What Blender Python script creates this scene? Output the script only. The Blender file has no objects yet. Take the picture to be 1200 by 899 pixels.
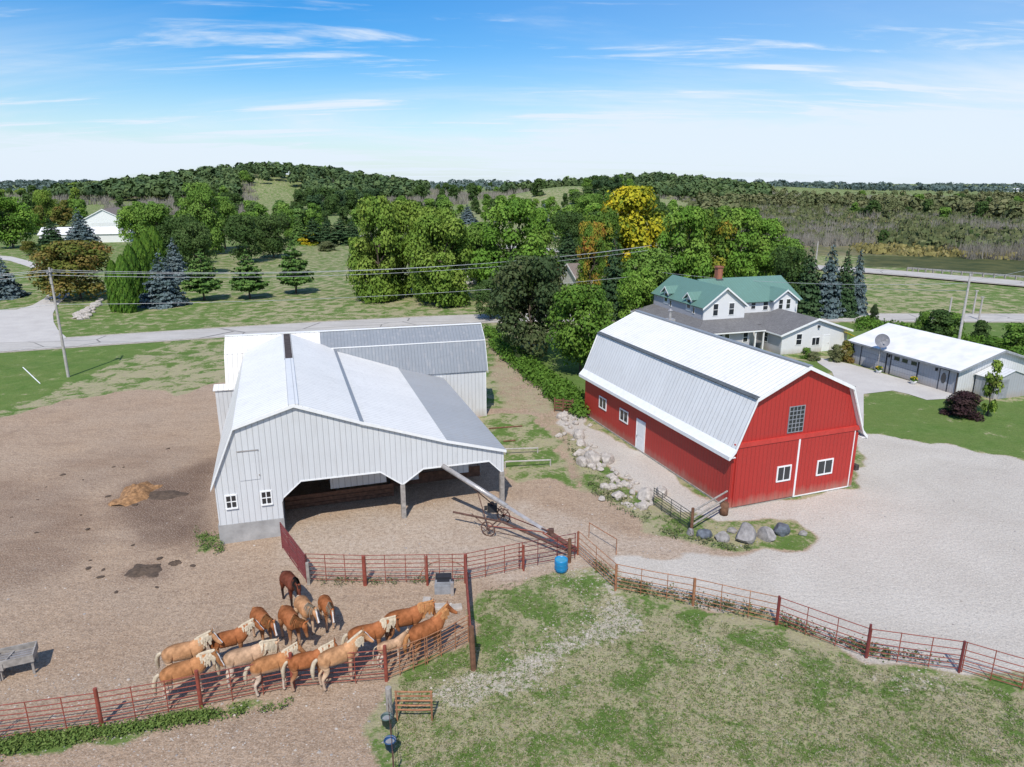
import bpy, bmesh, math, random
import numpy as np
from mathutils import Vector, Matrix
random.seed(7); rng = np.random.default_rng(7)
PI = math.pi; R = math.radians
COL = bpy.context.scene.collection
# ------------------------------------------------------------------ survey: picture point -> place on the ground
F_, CX_, CY_, HOR_, HC = 832.0, 600.0, 449.5, 213.0, 19.0
PITCH = math.atan((CY_-HOR_)/F_)
def at(px, py, z=0.0):
    u, v = (px-CX_)/F_, (py-CY_)/F_
    d = (u, math.cos(PITCH)-v*math.sin(PITCH), -math.sin(PITCH)-v*math.cos(PITCH))
    t = (z-HC)/d[2]
    return Vector((d[0]*t, d[1]*t, z))
def height_at(px, py, g):
    """height of the point seen at (px,py) standing above ground point g"""
    v = (py-CY_)/F_
    dy, dz = math.cos(PITCH)-v*math.sin(PITCH), -math.sin(PITCH)-v*math.cos(PITCH)
    return HC + dz*(g.y/dy)
def tz(x, y):
    """terrain height"""
    x = np.asarray(x, float); y = np.asarray(y, float)
    g = lambda cx, cy, sx, sy, h: h*np.exp(-((x-cx)/sx)**2-((y-cy)/sy)**2)
    z = g(-275, 800, 105, 170, 24)+g(-160, 850, 100, 150, 9)+g(-430, 900, 110, 200, 7)
    z = z+g(55, 640, 68, 110, 15)+g(170, 900, 120, 150, 17)+g(330, 1300, 300, 200, 14)+g(-30, 1500, 400, 250, 5)
    z = z+g(300, 2800, 1500, 500, 16)+g(-900, 1900, 700, 500, 14)
    far = np.clip((y-900)/1500, 0, 1)*np.clip((x+200)/900, 0, 1)
    z = z-5*far
    z = z-1.6*np.exp(-((y-205)/45)**2)*np.clip((x-60)/30, 0, 1)
    return z*np.clip((y-230)/120, 0, 1)
# ------------------------------------------------------------------ tagging
def tag(o, label=None, cat=None, group=None, kind=None):
    if label: o['label'] = label
    if cat: o['category'] = cat
    if group: o['group'] = group
    if kind: o['kind'] = kind
    return o
def empty(name, loc=(0,0,0), rz=0, label=None, cat=None, group=None):
    o = bpy.data.objects.new(name, None); COL.objects.link(o)
    o.location = loc; o.rotation_euler = (0,0,rz); o.empty_display_size = .3
    return tag(o, label, cat, group)
class MB:
    def __init__(s): s.v = []; s.f = []; s.m = []; s.smooth = False
    def add(s, vs, fs, mi=0):
        n = len(s.v); s.v += [tuple(p) for p in vs]; s.f += [tuple(n+i for i in f) for f in fs]; s.m += [mi]*len(fs); return s
    def box(s, x0, y0, z0, x1, y1, z1, mi=0):
        if x1 < x0: x0, x1 = x1, x0
        if y1 < y0: y0, y1 = y1, y0
        if z1 < z0: z0, z1 = z1, z0
        return s.add([(x0,y0,z0),(x1,y0,z0),(x1,y1,z0),(x0,y1,z0),(x0,y0,z1),(x1,y0,z1),(x1,y1,z1),(x0,y1,z1)],
                     [(0,3,2,1),(4,5,6,7),(0,1,5,4),(1,2,6,5),(2,3,7,6),(3,0,4,7)], mi)
    def tube(s, a, b, r, r2=None, n=8, mi=0, cap=True):
        a, b = Vector(a), Vector(b); d = (b-a)
        if d.length < 1e-6: return s
        d.normalize(); r2 = r if r2 is None else r2
        up = Vector((0,0,1)) if abs(d.z) < .9 else Vector((1,0,0))
        e1 = d.cross(up).normalized(); e2 = d.cross(e1).normalized()
        vs = []
        for p, rr in ((a, r), (b, r2)):
            for i in range(n):
                t = 2*PI*i/n; vs.append(p+e1*math.cos(t)*rr+e2*math.sin(t)*rr)
        fs = [(i, (i+1) % n, n+(i+1) % n, n+i) for i in range(n)]
        if cap: fs += [tuple(range(n))[::-1], tuple(range(n, 2*n))]
        return s.add(vs, fs, mi)
    def path(s, pts, r, n=8, mi=0):
        for a, b in zip(pts, pts[1:]): s.tube(a, b, r, n=n, mi=mi)
        return s
    def ring(s, c, axis, rad, r, n=20, k=6, mi=0):
        c = Vector(c); axis = Vector(axis).normalized()
        e1 = axis.orthogonal().normalized(); e2 = axis.cross(e1)
        vs = []; fs = []
        for i in range(n):
            t = 2*PI*i/n; o = e1*math.cos(t)+e2*math.sin(t)
            for j in range(k):
                q = 2*PI*j/k; vs.append(c+o*(rad+r*math.cos(q))+axis*r*math.sin(q))
        for i in range(n):
            for j in range(k):
                fs.append((i*k+j, ((i+1) % n)*k+j, ((i+1) % n)*k+(j+1) % k, i*k+(j+1) % k))
        return s.add(vs, fs, mi)
    def slab(s, pts, t, mi=0):
        """thin plate: polygon pts, thickened downwards along its normal"""
        P = [Vector(p) for p in pts]; n = (P[1]-P[0]).cross(P[2]-P[0]).normalized()
        if n.z < 0: P = P[::-1]; n = -n
        k = len(P); Q = [p-n*t for p in P]
        fs = [tuple(range(k)), tuple(range(2*k-1, k-1, -1))]+[(i, k+i, k+(i+1) % k, (i+1) % k) for i in range(k)]
        return s.add(P+Q, fs, mi)
    def wall(s, pts, nrm, t, mi=0):
        """plate of any outline (may be concave), thickness t away from the outside normal"""
        P = [Vector(p) for p in pts]; n = Vector(nrm).normalized(); k = len(P); Q = [p-n*t for p in P]
        area = sum((P[i].cross(P[(i+1) % k])).dot(n) for i in range(k))
        if area < 0: P = P[::-1]; Q = Q[::-1]
        fs = [tuple(range(k)), tuple(range(2*k-1, k-1, -1))]+[(i, k+i, k+(i+1) % k, (i+1) % k) for i in range(k)]
        return s.add(P+Q, fs, mi)
    def lathe(s, prof, n=16, c=(0,0,0), mi=0):
        vs = []; fs = []; c = Vector(c)
        for r, z in prof:
            for i in range(n):
                t = 2*PI*i/n; vs.append(c+Vector((math.cos(t)*r, math.sin(t)*r, z)))
        for j in range(len(prof)-1):
            for i in range(n): fs.append((j*n+i, j*n+(i+1) % n, (j+1)*n+(i+1) % n, (j+1)*n+i))
        return s.add(vs, fs, mi)
    def mesh(s, name, mats, smooth=False):
        me = bpy.data.meshes.new(name); me.from_pydata(s.v, [], s.f)
        for m in (mats if isinstance(mats, (list, tuple)) else [mats]): me.materials.append(m)
        if any(s.m): me.polygons.foreach_set('material_index', s.m)
        if smooth: me.polygons.foreach_set('use_smooth', [True]*len(s.f))
        me.update(); return me
    def build(s, name, mats, parent=None, smooth=False, label=None, cat=None, group=None, kind=None):
        o = bpy.data.objects.new(name, s.mesh(name, mats, smooth)); COL.objects.link(o)
        if parent: o.parent = parent
        return tag(o, label, cat, group, kind)
# ------------------------------------------------------------------ node helpers
class N:
    def __init__(s, name):
        s.m = bpy.data.materials.new(name); s.m.use_nodes = True; s.t = s.m.node_tree; s.t.nodes.clear()
        s.out = s.n('ShaderNodeOutputMaterial'); s.b = s.n('ShaderNodeBsdfPrincipled'); s.t.links.new(s.b.outputs[0], s.out.inputs[0])
    def n(s, ty, **kw):
        x = s.t.nodes.new(ty)
        for k, v in kw.items(): setattr(x, k, v)
        return x
    def set(s, sock, v):
        if hasattr(v, 'is_output'): s.t.links.new(v, sock)
        elif isinstance(v, (tuple, list)) and len(v) == 3 and sock.type == 'RGBA': sock.default_value = (*v, 1)
        else: sock.default_value = v
    def math(s, op, a, b=0.0, c=None, clamp=False):
        x = s.n('ShaderNodeMath', operation=op, use_clamp=clamp); s.set(x.inputs[0], a); s.set(x.inputs[1], b)
        if c is not None: s.set(x.inputs[2], c)
        return x.outputs[0]
    def mix(s, f, a, b, blend='MIX'):
        x = s.n('ShaderNodeMix', data_type='RGBA', blend_type=blend); s.set(x.inputs[0], f); s.set(x.inputs[6], a); s.set(x.inputs[7], b); return x.outputs[2]
    def mapr(s, v, a, b, c=0.0, d=1.0, smooth=False):
        x = s.n('ShaderNodeMapRange', interpolation_type='SMOOTHSTEP' if smooth else 'LINEAR'); s.set(x.inputs[0], v)
        for i, k in enumerate((a, b, c, d)): s.set(x.inputs[1+i], k)
        return x.outputs[0]
    def coord(s, which='Object'): return s.n('ShaderNodeTexCoord').outputs[which]
    def geo(s, which='Position'): return s.n('ShaderNodeNewGeometry').outputs[which]
    def noise(s, vec, scale, detail=4, rough=.55, dist=0.0):
        x = s.n('ShaderNodeTexNoise'); s.t.links.new(vec, x.inputs['Vector']); x.inputs['Scale'].default_value = scale
        x.inputs['Detail'].default_value = detail; x.inputs['Roughness'].default_value = rough; x.inputs['Distortion'].default_value = dist
        return x.outputs['Fac']
    def mapping(s, vec, sc=(1,1,1), rot=(0,0,0), loc=(0,0,0)):
        x = s.n('ShaderNodeMapping'); s.t.links.new(vec, x.inputs[0]); x.inputs['Scale'].default_value = sc; x.inputs['Rotation'].default_value = rot; x.inputs['Location'].default_value = loc; return x.outputs[0]
    def sep(s, v):
        x = s.n('ShaderNodeSeparateXYZ'); s.t.links.new(v, x.inputs[0]); return x.outputs
    def bump(s, h, strength=.5, dist=.02):
        x = s.n('ShaderNodeBump'); x.inputs['Strength'].default_value = strength; x.inputs['Distance'].default_value = dist
        s.t.links.new(h, x.inputs['Height']); s.t.links.new(x.outputs[0], s.b.inputs['Normal']); return s
    def fin(s, col, rough=.8, metal=0.0, spec=.3):
        s.set(s.b.inputs['Base Color'], col); s.set(s.b.inputs['Roughness'], rough); s.b.inputs['Metallic'].default_value = metal
        s.b.inputs['Specular IOR Level'].default_value = spec; return s.m
def plain(name, col, rough=.7, metal=0.0, var=.25, scale=3.0, bump=.0, spec=.3, dirt=None):
    k = N(name); c = k.coord(); a = k.noise(c, scale); b = k.noise(c, scale*9, 3)
    dk = tuple(x*(1-var) for x in col); lt = tuple(min(1, x*(1+var*.8)) for x in col)
    col_ = k.mix(k.mapr(a, .3, .7), dk, lt); col_ = k.mix(k.mapr(b, .35, .75, 0, var*.8), col_, dirt or tuple(x*.55 for x in col))
    if bump: k.bump(b, bump, .02)
    return k.fin(col_, rough, metal, spec)
def siding(name, col, pitch=.3, rough=.45, spec=.4, line=.72, dirt=(.35,.31,.27), dirt_amt=.25, lap=False, streak=.3, depth=.02):
    """ribbed sheet metal (or clapboards when lap): the ribs run down the slope whatever way the sheet faces"""
    k = N(name); c = k.coord(); xyz = k.sep(c)
    vt = k.n('ShaderNodeVectorTransform', vector_type='NORMAL', convert_from='WORLD', convert_to='OBJECT'); k.t.links.new(k.geo('True Normal'), vt.inputs[0])
    nx = k.sep(vt.outputs[0]); ax = k.math('ABSOLUTE', nx[0]); ay = k.math('ABSOLUTE', nx[1]); sel = k.math('GREATER_THAN', ax, ay)
    if lap: co = xyz[2]
    else:
        co = k.math('ADD', k.math('MULTIPLY', xyz[1], sel), k.math('MULTIPLY', xyz[0], k.math('SUBTRACT', 1.0, sel)))
    fr = k.math('FRACT', k.math('DIVIDE', k.math('ADD', co, 200.03), pitch))
    if lap:
        ln = k.mapr(fr, 0, .14, 1, 0); h = fr
    else:
        d = k.math('ABSOLUTE', k.math('SUBTRACT', fr, .5)); ln = k.mapr(d, .40, .5, 0, 1, True)
        minor = k.math('ABSOLUTE', k.math('SUBTRACT', k.math('FRACT', k.math('MULTIPLY', fr, 3.0)), .5)); h = k.math('ADD', ln, k.math('MULTIPLY', k.mapr(minor, .3, .5, 0, 1), .25))
    big = k.noise(c, .35, 4); mid = k.noise(k.mapping(c, (1.4, 1.4, .25)), 2.2, 4); fine = k.noise(c, 14, 3)
    panel = k.n('ShaderNodeTexWhiteNoise', noise_dimensions='1D'); k.set(panel.inputs['W'], k.math('FLOOR', k.math('DIVIDE', k.math('ADD', co, 200.03), pitch*3)))
    base = k.mix(k.mapr(big, .3, .7), tuple(x*.93 for x in col), col)
    base = k.mix(k.math('MULTIPLY', panel.outputs[0], .10 if not lap else 0.03), base, tuple(x*.6 for x in col))
    base = k.mix(k.mapr(mid, .52, .8, 0, streak), base, dirt)
    base = k.mix(k.math('MULTIPLY', ln, 1-line), base, tuple(x*.35 for x in col))
    base = k.mix(k.mapr(fine, .5, .8, 0, dirt_amt*.5), base, dirt)
    splash = k.math('MULTIPLY', k.mapr(k.math('ADD', xyz[2], k.math('MULTIPLY', mid, .9)), .35, 1.15, .65, 0), k.mapr(nx[2], .2, .4, 1, 0)); base = k.mix(splash, base, (.34,.27,.21))
    wear = k.noise(k.mapping(c, (.5,.5,2.5)), 1.1, 6, .7, .6); base = k.mix(k.mapr(wear, .55, .75, 0, streak*.9), base, tuple(x*.72+.02 for x in col))
    k.bump(k.math('ADD', h, k.math('MULTIPLY', big, .8)), .55, depth)
    return k.fin(base, rough, 0, spec)
M = {}
M['white_roof'] = siding('white_ribbed_roof', (.83,.81,.77), .36, line=.38, dirt=(.48,.46,.43), streak=.4)
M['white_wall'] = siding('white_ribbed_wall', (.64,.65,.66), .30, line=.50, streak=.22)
M['mid_roof'] = siding('mid_grey_roof', (.40,.41,.42), .36, line=.45, streak=.5)
M['grey_roof'] = siding('weathered_grey_roof', (.24,.26,.285), .26, line=.55, dirt=(.40,.38,.38), streak=.5, rough=.4)
M['pale_roof'] = siding('pale_grey_roof', (.70,.70,.69), .36, line=.42, streak=.25)
M['red_wall'] = siding('red_ribbed_wall', (.43,.034,.027), .30, line=.45, dirt=(.28,.04,.03), streak=.3, rough=.5, depth=.015)
M['red_trim'] = plain('red_trim', (.50,.05,.04), .5, var=.12)
M['white_trim'] = plain('white_trim', (.78,.78,.77), .5, var=.06)
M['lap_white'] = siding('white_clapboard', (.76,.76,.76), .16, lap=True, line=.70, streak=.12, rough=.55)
M['lap_shaded'] = siding('shade_painted_clapboard', (.50,.49,.52), .16, lap=True, line=.7, streak=.12, rough=.6)  # white clapboard with shade painted into its colour, for the shaded house walls
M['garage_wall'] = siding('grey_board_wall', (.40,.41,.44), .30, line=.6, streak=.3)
M['green_roof'] = siding('green_metal_roof', (.135,.245,.20), .40, line=.6, dirt=(.16,.33,.28), streak=.35)
def shingle(name, col):
    k = N(name); c = k.coord()
    br = k.n('ShaderNodeTexBrick'); k.t.links.new(k.mapping(c, (1,1,1)), br.inputs[0]); br.inputs['Scale'].default_value = 2.2
    k.set(br.inputs['Color1'], tuple(x*.8 for x in col)); k.set(br.inputs['Color2'], tuple(x*1.2 for x in col)); k.set(br.inputs['Mortar'], tuple(x*.55 for x in col)); br.inputs['Mortar Size'].default_value = .02
    a = k.noise(c, .7, 4); b = k.noise(c, 12, 3)
    col_ = k.mix(k.mapr(a, .35, .7, 0, .45), br.outputs[0], tuple(x*.6 for x in col)); col_ = k.mix(k.mapr(b, .45, .75, 0, .4), col_, tuple(min(1, x*1.6) for x in col))
    return k.fin(col_, .9)
M['shingle'] = shingle('grey_shingles', (.17,.165,.165)); M['shingle_brown'] = shingle('brown_shingles', (.22,.18,.16))
M['old_white_roof'] = plain('weathered_white_roof', (.74,.73,.73), .6, var=.12, scale=.8, dirt=(.5,.48,.45))
M['concrete'] = plain('foundation_concrete', (.36,.35,.34), .9, var=.25, scale=1.2, bump=.3)
M['slab'] = plain('pale_concrete', (.60,.59,.57), .9, var=.1, scale=.8)
M['glass'] = plain('dark_window_glass', (.025,.03,.035), .08, var=.3, scale=.6, spec=.8)
M['glass_green'] = plain('meshed_vent', (.03,.035,.035), .4, var=.3)
M['brick'] = shingle('chimney_brick', (.36,.14,.09))
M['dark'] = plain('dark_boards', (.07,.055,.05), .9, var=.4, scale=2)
M['wood_grey'] = plain('weathered_wood', (.33,.30,.27), .9, var=.35, scale=4, bump=.4)
M['wood_brown'] = plain('brown_wood', (.17,.085,.05), .85, var=.4, scale=5, bump=.4)
M['red_pipe'] = plain('red_painted_pipe', (.27,.065,.045), .55, var=.35, scale=5, dirt=(.16,.07,.04))
M['maroon_pipe'] = plain('maroon_painted_pipe', (.17,.04,.04), .55, var=.3, scale=5)
M['rust_pipe'] = plain('rusty_pipe', (.36,.17,.09), .85, var=.5, scale=4, dirt=(.15,.055,.03))
M['black_pipe'] = plain('black_green_pipe', (.035,.045,.04), .5, var=.3)
M['steel'] = plain('galvanised_steel', (.46,.44,.43), .4, metal=.4, var=.25, scale=3, dirt=(.25,.14,.09))
M['rust_iron'] = plain('rusty_iron', (.12,.065,.05), .85, var=.5, scale=6)
M['tyre'] = plain('black_rubber', (.025,.025,.028), .8)
M['blue_plastic'] = plain('blue_plastic', (.02,.22,.45), .35, var=.15)
M['water'] = plain('trough_water', (.06,.30,.45), .05, var=.1, spec=.6)
M['green_plastic'] = plain('grey_green_plastic', (.09,.14,.13), .5)
M['navy_plastic'] = plain('dark_blue_plastic', (.03,.09,.22), .4)
M['grey_plastic'] = plain('grey_plastic', (.28,.29,.31), .5)
M['black_plastic'] = plain('black_plastic', (.03,.03,.035), .5)
M['rock'] = plain('pale_limestone', (.44,.395,.35), .95, var=.35, scale=2.5, bump=.6, dirt=(.30,.26,.22))
M['boulder'] = plain('grey_fieldstone', (.27,.255,.25), .92, var=.4, scale=2, bump=.6, dirt=(.38,.33,.28))
M['boulder_dark'] = plain('dark_blue_fieldstone', (.13,.145,.17), .9, var=.35, scale=2, bump=.6)
M['bark'] = plain('bark', (.11,.085,.065), .95, var=.4, scale=6, bump=.5)
M['pole_wood'] = plain('bleached_pole_wood', (.42,.39,.36), .9, var=.2, scale=4)
M['wire'] = plain('aluminium_wire', (.45,.46,.47), .5, metal=.3)
M['dish'] = plain('grey_dish', (.20,.20,.22), .5)
M['petal'] = plain('yellow_petals', (.75,.50,.03), .7)
M['red_petal'] = plain('red_petals', (.40,.04,.04), .7)
M['hay'] = plain('old_hay', (.36,.20,.095), .95, var=.55, scale=5, bump=1.0, dirt=(.12,.065,.035))
M['manure'] = plain('dark_manure', (.105,.075,.055), .95, var=.4, scale=5, bump=.8)
M['yellow'] = plain('yellow_awning', (.75,.60,.05), .6)
M['black_roof'] = plain('dark_gutter', (.10,.11,.115), .6)
# ------------------------------------------------------------------ ground
def vnoise(x, y, seed=0):
    xi = np.floor(x).astype(np.int64); yi = np.floor(y).astype(np.int64); fx = x-xi; fy = y-yi
    fx = fx*fx*(3-2*fx); fy = fy*fy*(3-2*fy)
    def h(a, b):
        n = (a*374761393+b*668265263+seed*1442695041) & 0xffffffff; n = ((n ^ (n >> 13))*1274126177) & 0xffffffff
        return ((n ^ (n >> 16)) & 0xffff)/65535.0
    return (h(xi, yi)*(1-fx)+h(xi+1, yi)*fx)*(1-fy)+(h(xi, yi+1)*(1-fx)+h(xi+1, yi+1)*fx)*fy
def fbm(x, y, s, seed=0, o=4):
    r = 0; a = .5; t = 0
    for i in range(o): r = r+a*vnoise(x/s, y/s, seed+i); t += a; s *= .5; a *= .5
    return r/t
def grid_axis(lo, hi, step, out_lo, out_hi, g=1.045):
    a = list(np.arange(lo, hi+1e-6, step)); d = step; x = a[-1]
    while x < out_hi: d *= g; x += d; a.append(x)
    d = step; x = a[0]; b = []
    while x > out_lo: d *= g; x -= d; b.append(x)
    return np.array(b[::-1]+a)
gx = grid_axis(-42, 52, .4, -6000, 6000); gy = grid_axis(17, 112, .4, -250, 8000, 1.035)
GX, GY = np.meshgrid(gx, gy); nxg, nyg = len(gx), len(gy)
GZ = tz(GX, GY)
def inpoly(X, Y, poly):
    ins = np.zeros(X.shape, bool); n = len(poly)
    for i in range(n):
        x0, y0 = poly[i]; x1, y1 = poly[(i+1) % n]
        if y0 == y1: continue
        c = ((Y >= min(y0, y1)) & (Y < max(y0, y1)) & (X < (x1-x0)*(Y-y0)/(y1-y0)+x0)); ins ^= c
    return ins
def P(pts): return [tuple(at(*p)[:2]) for p in pts]
WX = GX+(fbm(GX, GY, 3.0, 1)-.5)*2.6+(fbm(GX, GY, .9, 9, 2)-.5)*.8; WY = GY+(fbm(GX, GY, 3.0, 5)-.5)*2.6+(fbm(GX, GY, .9, 19, 2)-.5)*.8
def mask(pts, warp=True, blur=2, world=False):
    p = pts if world else P(pts)
    m = (inpoly(WX, WY, p) if warp else inpoly(GX, GY, p)).astype(float)
    for _ in range(blur):
        q = np.pad(m, 1, mode='edge'); m = (q[:-2,1:-1]+q[2:,1:-1]+q[1:-1,:-2]+q[1:-1,2:]+2*q[1:-1,1:-1])/6
    return m
dirt = mask([(-400,520),(0,492),(60,474),(130,462),(180,456),(205,464),(250,450),(300,440),(400,430),(568,480),(600,478),(640,500),(690,560),(740,600),(800,628),(850,640),(900,655),(700,665),(560,690),(556,760),(470,790),(447,815),(447,840),(452,1100),(-700,1100)])
weeds = mask([(-60,878),(0,864),(118,851),(240,832),(300,822),(362,815),(364,826),(300,836),(240,848),(120,868),(0,892),(-60,905)], blur=2)
weeds = np.maximum(weeds, mask([(228,618),(262,618),(256,650),(230,648)], blur=1)*.7)
track = mask([(573,398),(592,412),(625,440),(655,478),(690,560),(600,600),(560,600),(590,480),(571,430)])
gpatch = mask([(566,487),(612,487),(640,500),(655,525),(690,580),(640,560),(600,565),(588,560),(570,500)])
strip = mask([(640,498),(665,520),(700,560),(750,592),(800,615),(860,628),(930,622),(950,632),(930,646),(860,646),(790,636),(740,606),(690,580),(655,540)])
gravel = mask([(645,478),(684,487),(853,596),(1003,571),(1010,505),(1060,515),(1120,525),(1200,542),(1500,600),(1700,900),(1200,790),(1120,780),(1015,762),(910,726),(815,702),(725,682),(700,655),(860,650),(945,646),(952,630),(930,610),(850,612),(800,605),(740,570),(700,535),(665,505)])
sand = mask([(335,612),(480,592),(590,580),(640,590),(720,620),(860,648),(700,662),(560,682),(360,680),(320,650)])
lawn = mask([(1008,462),(1040,457),(1090,467),(1230,470),(1500,500),(1500,610),(1200,541),(1120,525),(1060,515),(1010,506)], blur=1)
lawn = np.maximum(lawn, mask([(600,410),(690,400),(700,455),(684,487),(640,440)]))
lawn = np.maximum(lawn, mask([(945,423),(958,422),(978,432),(965,435)], warp=False, blur=1))
lawn = np.maximum(lawn, mask([(960,380),(1230,372),(1230,470),(1180,450),(1000,410)], blur=2)*.8)
lime = mask([(500,826),(515,806),(600,774),(660,740),(690,722),(712,700),(700,682),(650,672),(660,656),(720,670),(752,700),(750,740),(690,770),(640,808),(560,836)], blur=2)
lime = np.maximum(lime, mask([(1010,770),(1120,785),(1170,800),(1150,818),(1080,812),(1000,790)], blur=3)*.8)
lime = np.maximum(lime, mask([(815,752),(840,752),(838,772),(812,772)], blur=3)*.85)
lime = np.maximum(lime, mask([(700,880),(760,860),(1150,850),(1200,860),(1200,900),(800,900)], blur=6)*.62)
lime = np.maximum(lime, mask([(120,885),(260,850),(330,838),(330,880),(150,899)], blur=5)*.5)
dark = mask([(150,560),(250,535),(252,620),(200,640),(150,640),(120,600)], blur=8)
dark = np.maximum(dark, mask([(0,560),(90,570),(110,640),(60,680),(-20,700),(-60,600)], blur=8)*.6)
dark = np.maximum(dark, mask([(60,540),(170,520),(245,525),(200,560),(60,575)], blur=8)*.4)
dark = np.maximum(dark, mask([(145,660),(188,658),(186,676),(150,680)], blur=2))
lush = mask([(560,690),(660,668),(690,700),(640,740),(560,770),(520,790)], blur=5)
roadgrass = mask([(0,440),(260,420),(262,450),(205,463),(130,462),(0,492),(-200,510),(-200,450)], blur=6)
marsh = mask([(760,250),(1400,225),(1600,305),(1005,300),(900,300)], blur=1)
marshw = mask([(1005,299),(1500,302),(1500,318),(1200,325),(1040,313),(1008,313)], warp=False, blur=1)
field = mask([(240,290),(300,285),(440,285),(450,352),(240,352)], blur=3)
tan = mask([(280,220),(350,218),(350,262),(280,262)], blur=1)
hill = mask([(598,228),(640,210),(700,208),(780,232),(780,240),(598,240)], blur=1)
grass = np.clip(1-dirt-gravel, 0, 1)
grass = np.maximum(grass, weeds*.95); grass = np.maximum(grass, strip*.75); grass = np.maximum(grass, lawn)
grass = np.where((track > 0), np.clip(grass*(1-track*.75)+.25*track-0, 0, 1), grass)
grass = np.maximum(grass, gpatch*1.05); grass = grass*(1-.10*sand)
past = mask([(452,1100),(447,815),(556,760),(556,690),(670,655),(725,690),(815,710),(910,732),(1015,770),(1125,788),(1500,860),(1800,1200)], blur=1)
lime = np.maximum(lime, past*.40)
dryness = np.clip(.60*past-lush*.5, 0, 1); dryness = np.maximum(dryness, np.clip((GY-70)/30, 0, 1)*.38*(1-lawn)); dryness = np.maximum(dryness, field*.5); dryness = np.maximum(dryness, strip*.45); dryness = np.maximum(dryness, (gpatch*.35))
dryness = np.maximum(dryness, marsh*.6); dryness = np.maximum(dryness, np.maximum(tan*.45, hill*.5))
dryness = dryness-weeds*.6+roadgrass*.10-lawn*.42
me = bpy.data.meshes.new('ground')
verts = np.stack([GX, GY, GZ], -1).reshape(-1, 3)
ii = np.arange(nxg*nyg).reshape(nyg, nxg)
quads = np.stack([ii[:-1,:-1], ii[:-1,1:], ii[1:,1:], ii[1:,:-1]], -1).reshape(-1, 4)
FA = np.stack([grass, gravel, np.clip(dark, 0, 1), lime], -1).reshape(-1, 4)
FB = np.stack([dryness, np.maximum(lawn, lush*.5), np.maximum(marsh, 0), np.maximum(sand, 0)], -1).reshape(-1, 4)
FC = np.stack([marshw, field, weeds, track], -1).reshape(-1, 4)
def faceavg(m): return (m[:-1,:-1]+m[:-1,1:]+m[1:,1:]+m[1:,:-1]).reshape(-1)/4
zone = np.zeros(len(quads), int)
zone[(faceavg(dirt) > .5)] = 1; zone[faceavg(gravel) > .5] = 2; zone[faceavg(past) > .5] = 3; zone[faceavg(lawn) > .5] = 4; zone[faceavg(marsh) > .5] = 5
# ground material
k = N('ground_surface'); c = k.geo('Position')
A = k.n('ShaderNodeAttribute', attribute_name='za'); B = k.n('ShaderNodeAttribute', attribute_name='zb'); C = k.n('ShaderNodeAttribute', attribute_name='zc')
a = k.sep(A.outputs['Vector']); b = k.sep(B.outputs['Vector']); cc = k.sep(C.outputs['Vector']); aA = A.outputs['Alpha']; bA = B.outputs['Alpha']; cA = C.outputs['Alpha']
n0 = k.noise(c, .045, 3); n1 = k.noise(c, .22, 5, .6); n2 = k.noise(c, 1.1, 5, .6); n3 = k.noise(c, 4.2, 5, .65); n4 = k.noise(c, 13, 4, .75)
n5 = k.noise(k.mapping(c, (1,1,1), loc=(31,7,0)), .55, 5, .65, .6); n6 = k.noise(k.mapping(c, (1,1,1), loc=(5,77,0)), 2.4, 4, .6)
streak = k.noise(k.mapping(c, (.45, 1.1, 1), rot=(0,0,.5)), .45, 7, .66, 1.8)
dcol = k.mix(k.mapr(k.math('ADD', k.math('MULTIPLY', streak, .8), k.math('MULTIPLY', a[2], .55)), .35, .75), (.46,.325,.22), (.255,.165,.11))
dcol = k.mix(k.mapr(k.noise(c, .6, 6, .72, .8), .54, .72, 0, .6), dcol, (.17,.11,.075)); dcol = k.mix(k.mapr(n1, .35, .7, 0, .5), dcol, (.45,.35,.265))
dcol = k.mix(k.mapr(k.math('ADD', a[2], k.math('MULTIPLY', n2, .7)), .95, 1.5), dcol, (.12,.07,.05))
dcol = k.mix(k.math('MULTIPLY', bA, k.mapr(n2, .3, .7, .45, .9)), dcol, (.54,.445,.36))
dcol = k.mix(k.mapr(n3, .42, .68, 0, .55), dcol, (.19,.125,.08)); dcol = k.mix(k.mapr(n4, .50, .68, 0, .75), dcol, (.58,.49,.40)); dcol = k.mix(k.mapr(n4, .33, .46, .6, 0), dcol, (.12,.085,.065))
gcol = k.mix(k.mapr(k.noise(c, .12, 6, .65, 1.5), .35, .7), (.59,.54,.475), (.49,.44,.38)); gcol = k.mix(k.mapr(n1, .56, .72, 0, .5), gcol, (.50,.44,.385)); gcol = k.mix(k.mapr(n5, .68, .76, 0, .4), gcol, (.22,.175,.15))
gcol = k.mix(k.mapr(n3, .4, .7, 0, .25), gcol, (.31,.29,.27)); gcol = k.mix(k.mapr(n4, .5, .74, 0, .75), gcol, (.76,.72,.65)); gcol = k.mix(k.mapr(n4, .28, .44, .7, 0), gcol, (.23,.20,.165))
hoof = k.n('ShaderNodeTexVoronoi'); k.t.links.new(k.mapping(c, (1,1,1)), hoof.inputs[0]); hoof.inputs['Scale'].default_value = 3.2
dcol = k.mix(k.math('MULTIPLY', k.mapr(hoof.outputs['Distance'], .05, .22, .5, 0), k.mapr(n5, .45, .6)), dcol, (.13,.09,.065))
rut = k.n('ShaderNodeTexWave', wave_type='BANDS', bands_direction='Y'); k.t.links.new(k.mapping(c, (1,1,1), rot=(0,0,.35)), rut.inputs[0]); rut.inputs['Scale'].default_value = .22; rut.inputs['Distortion'].default_value = 7; rut.inputs['Detail'].default_value = 3; rut.inputs['Detail Scale'].default_value = .35
gcol = k.mix(k.math('MULTIPLY', k.mapr(streak, .58, .8, 0, .45), k.mapr(n1, .4, .6)), gcol, (.36,.32,.28))
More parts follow.
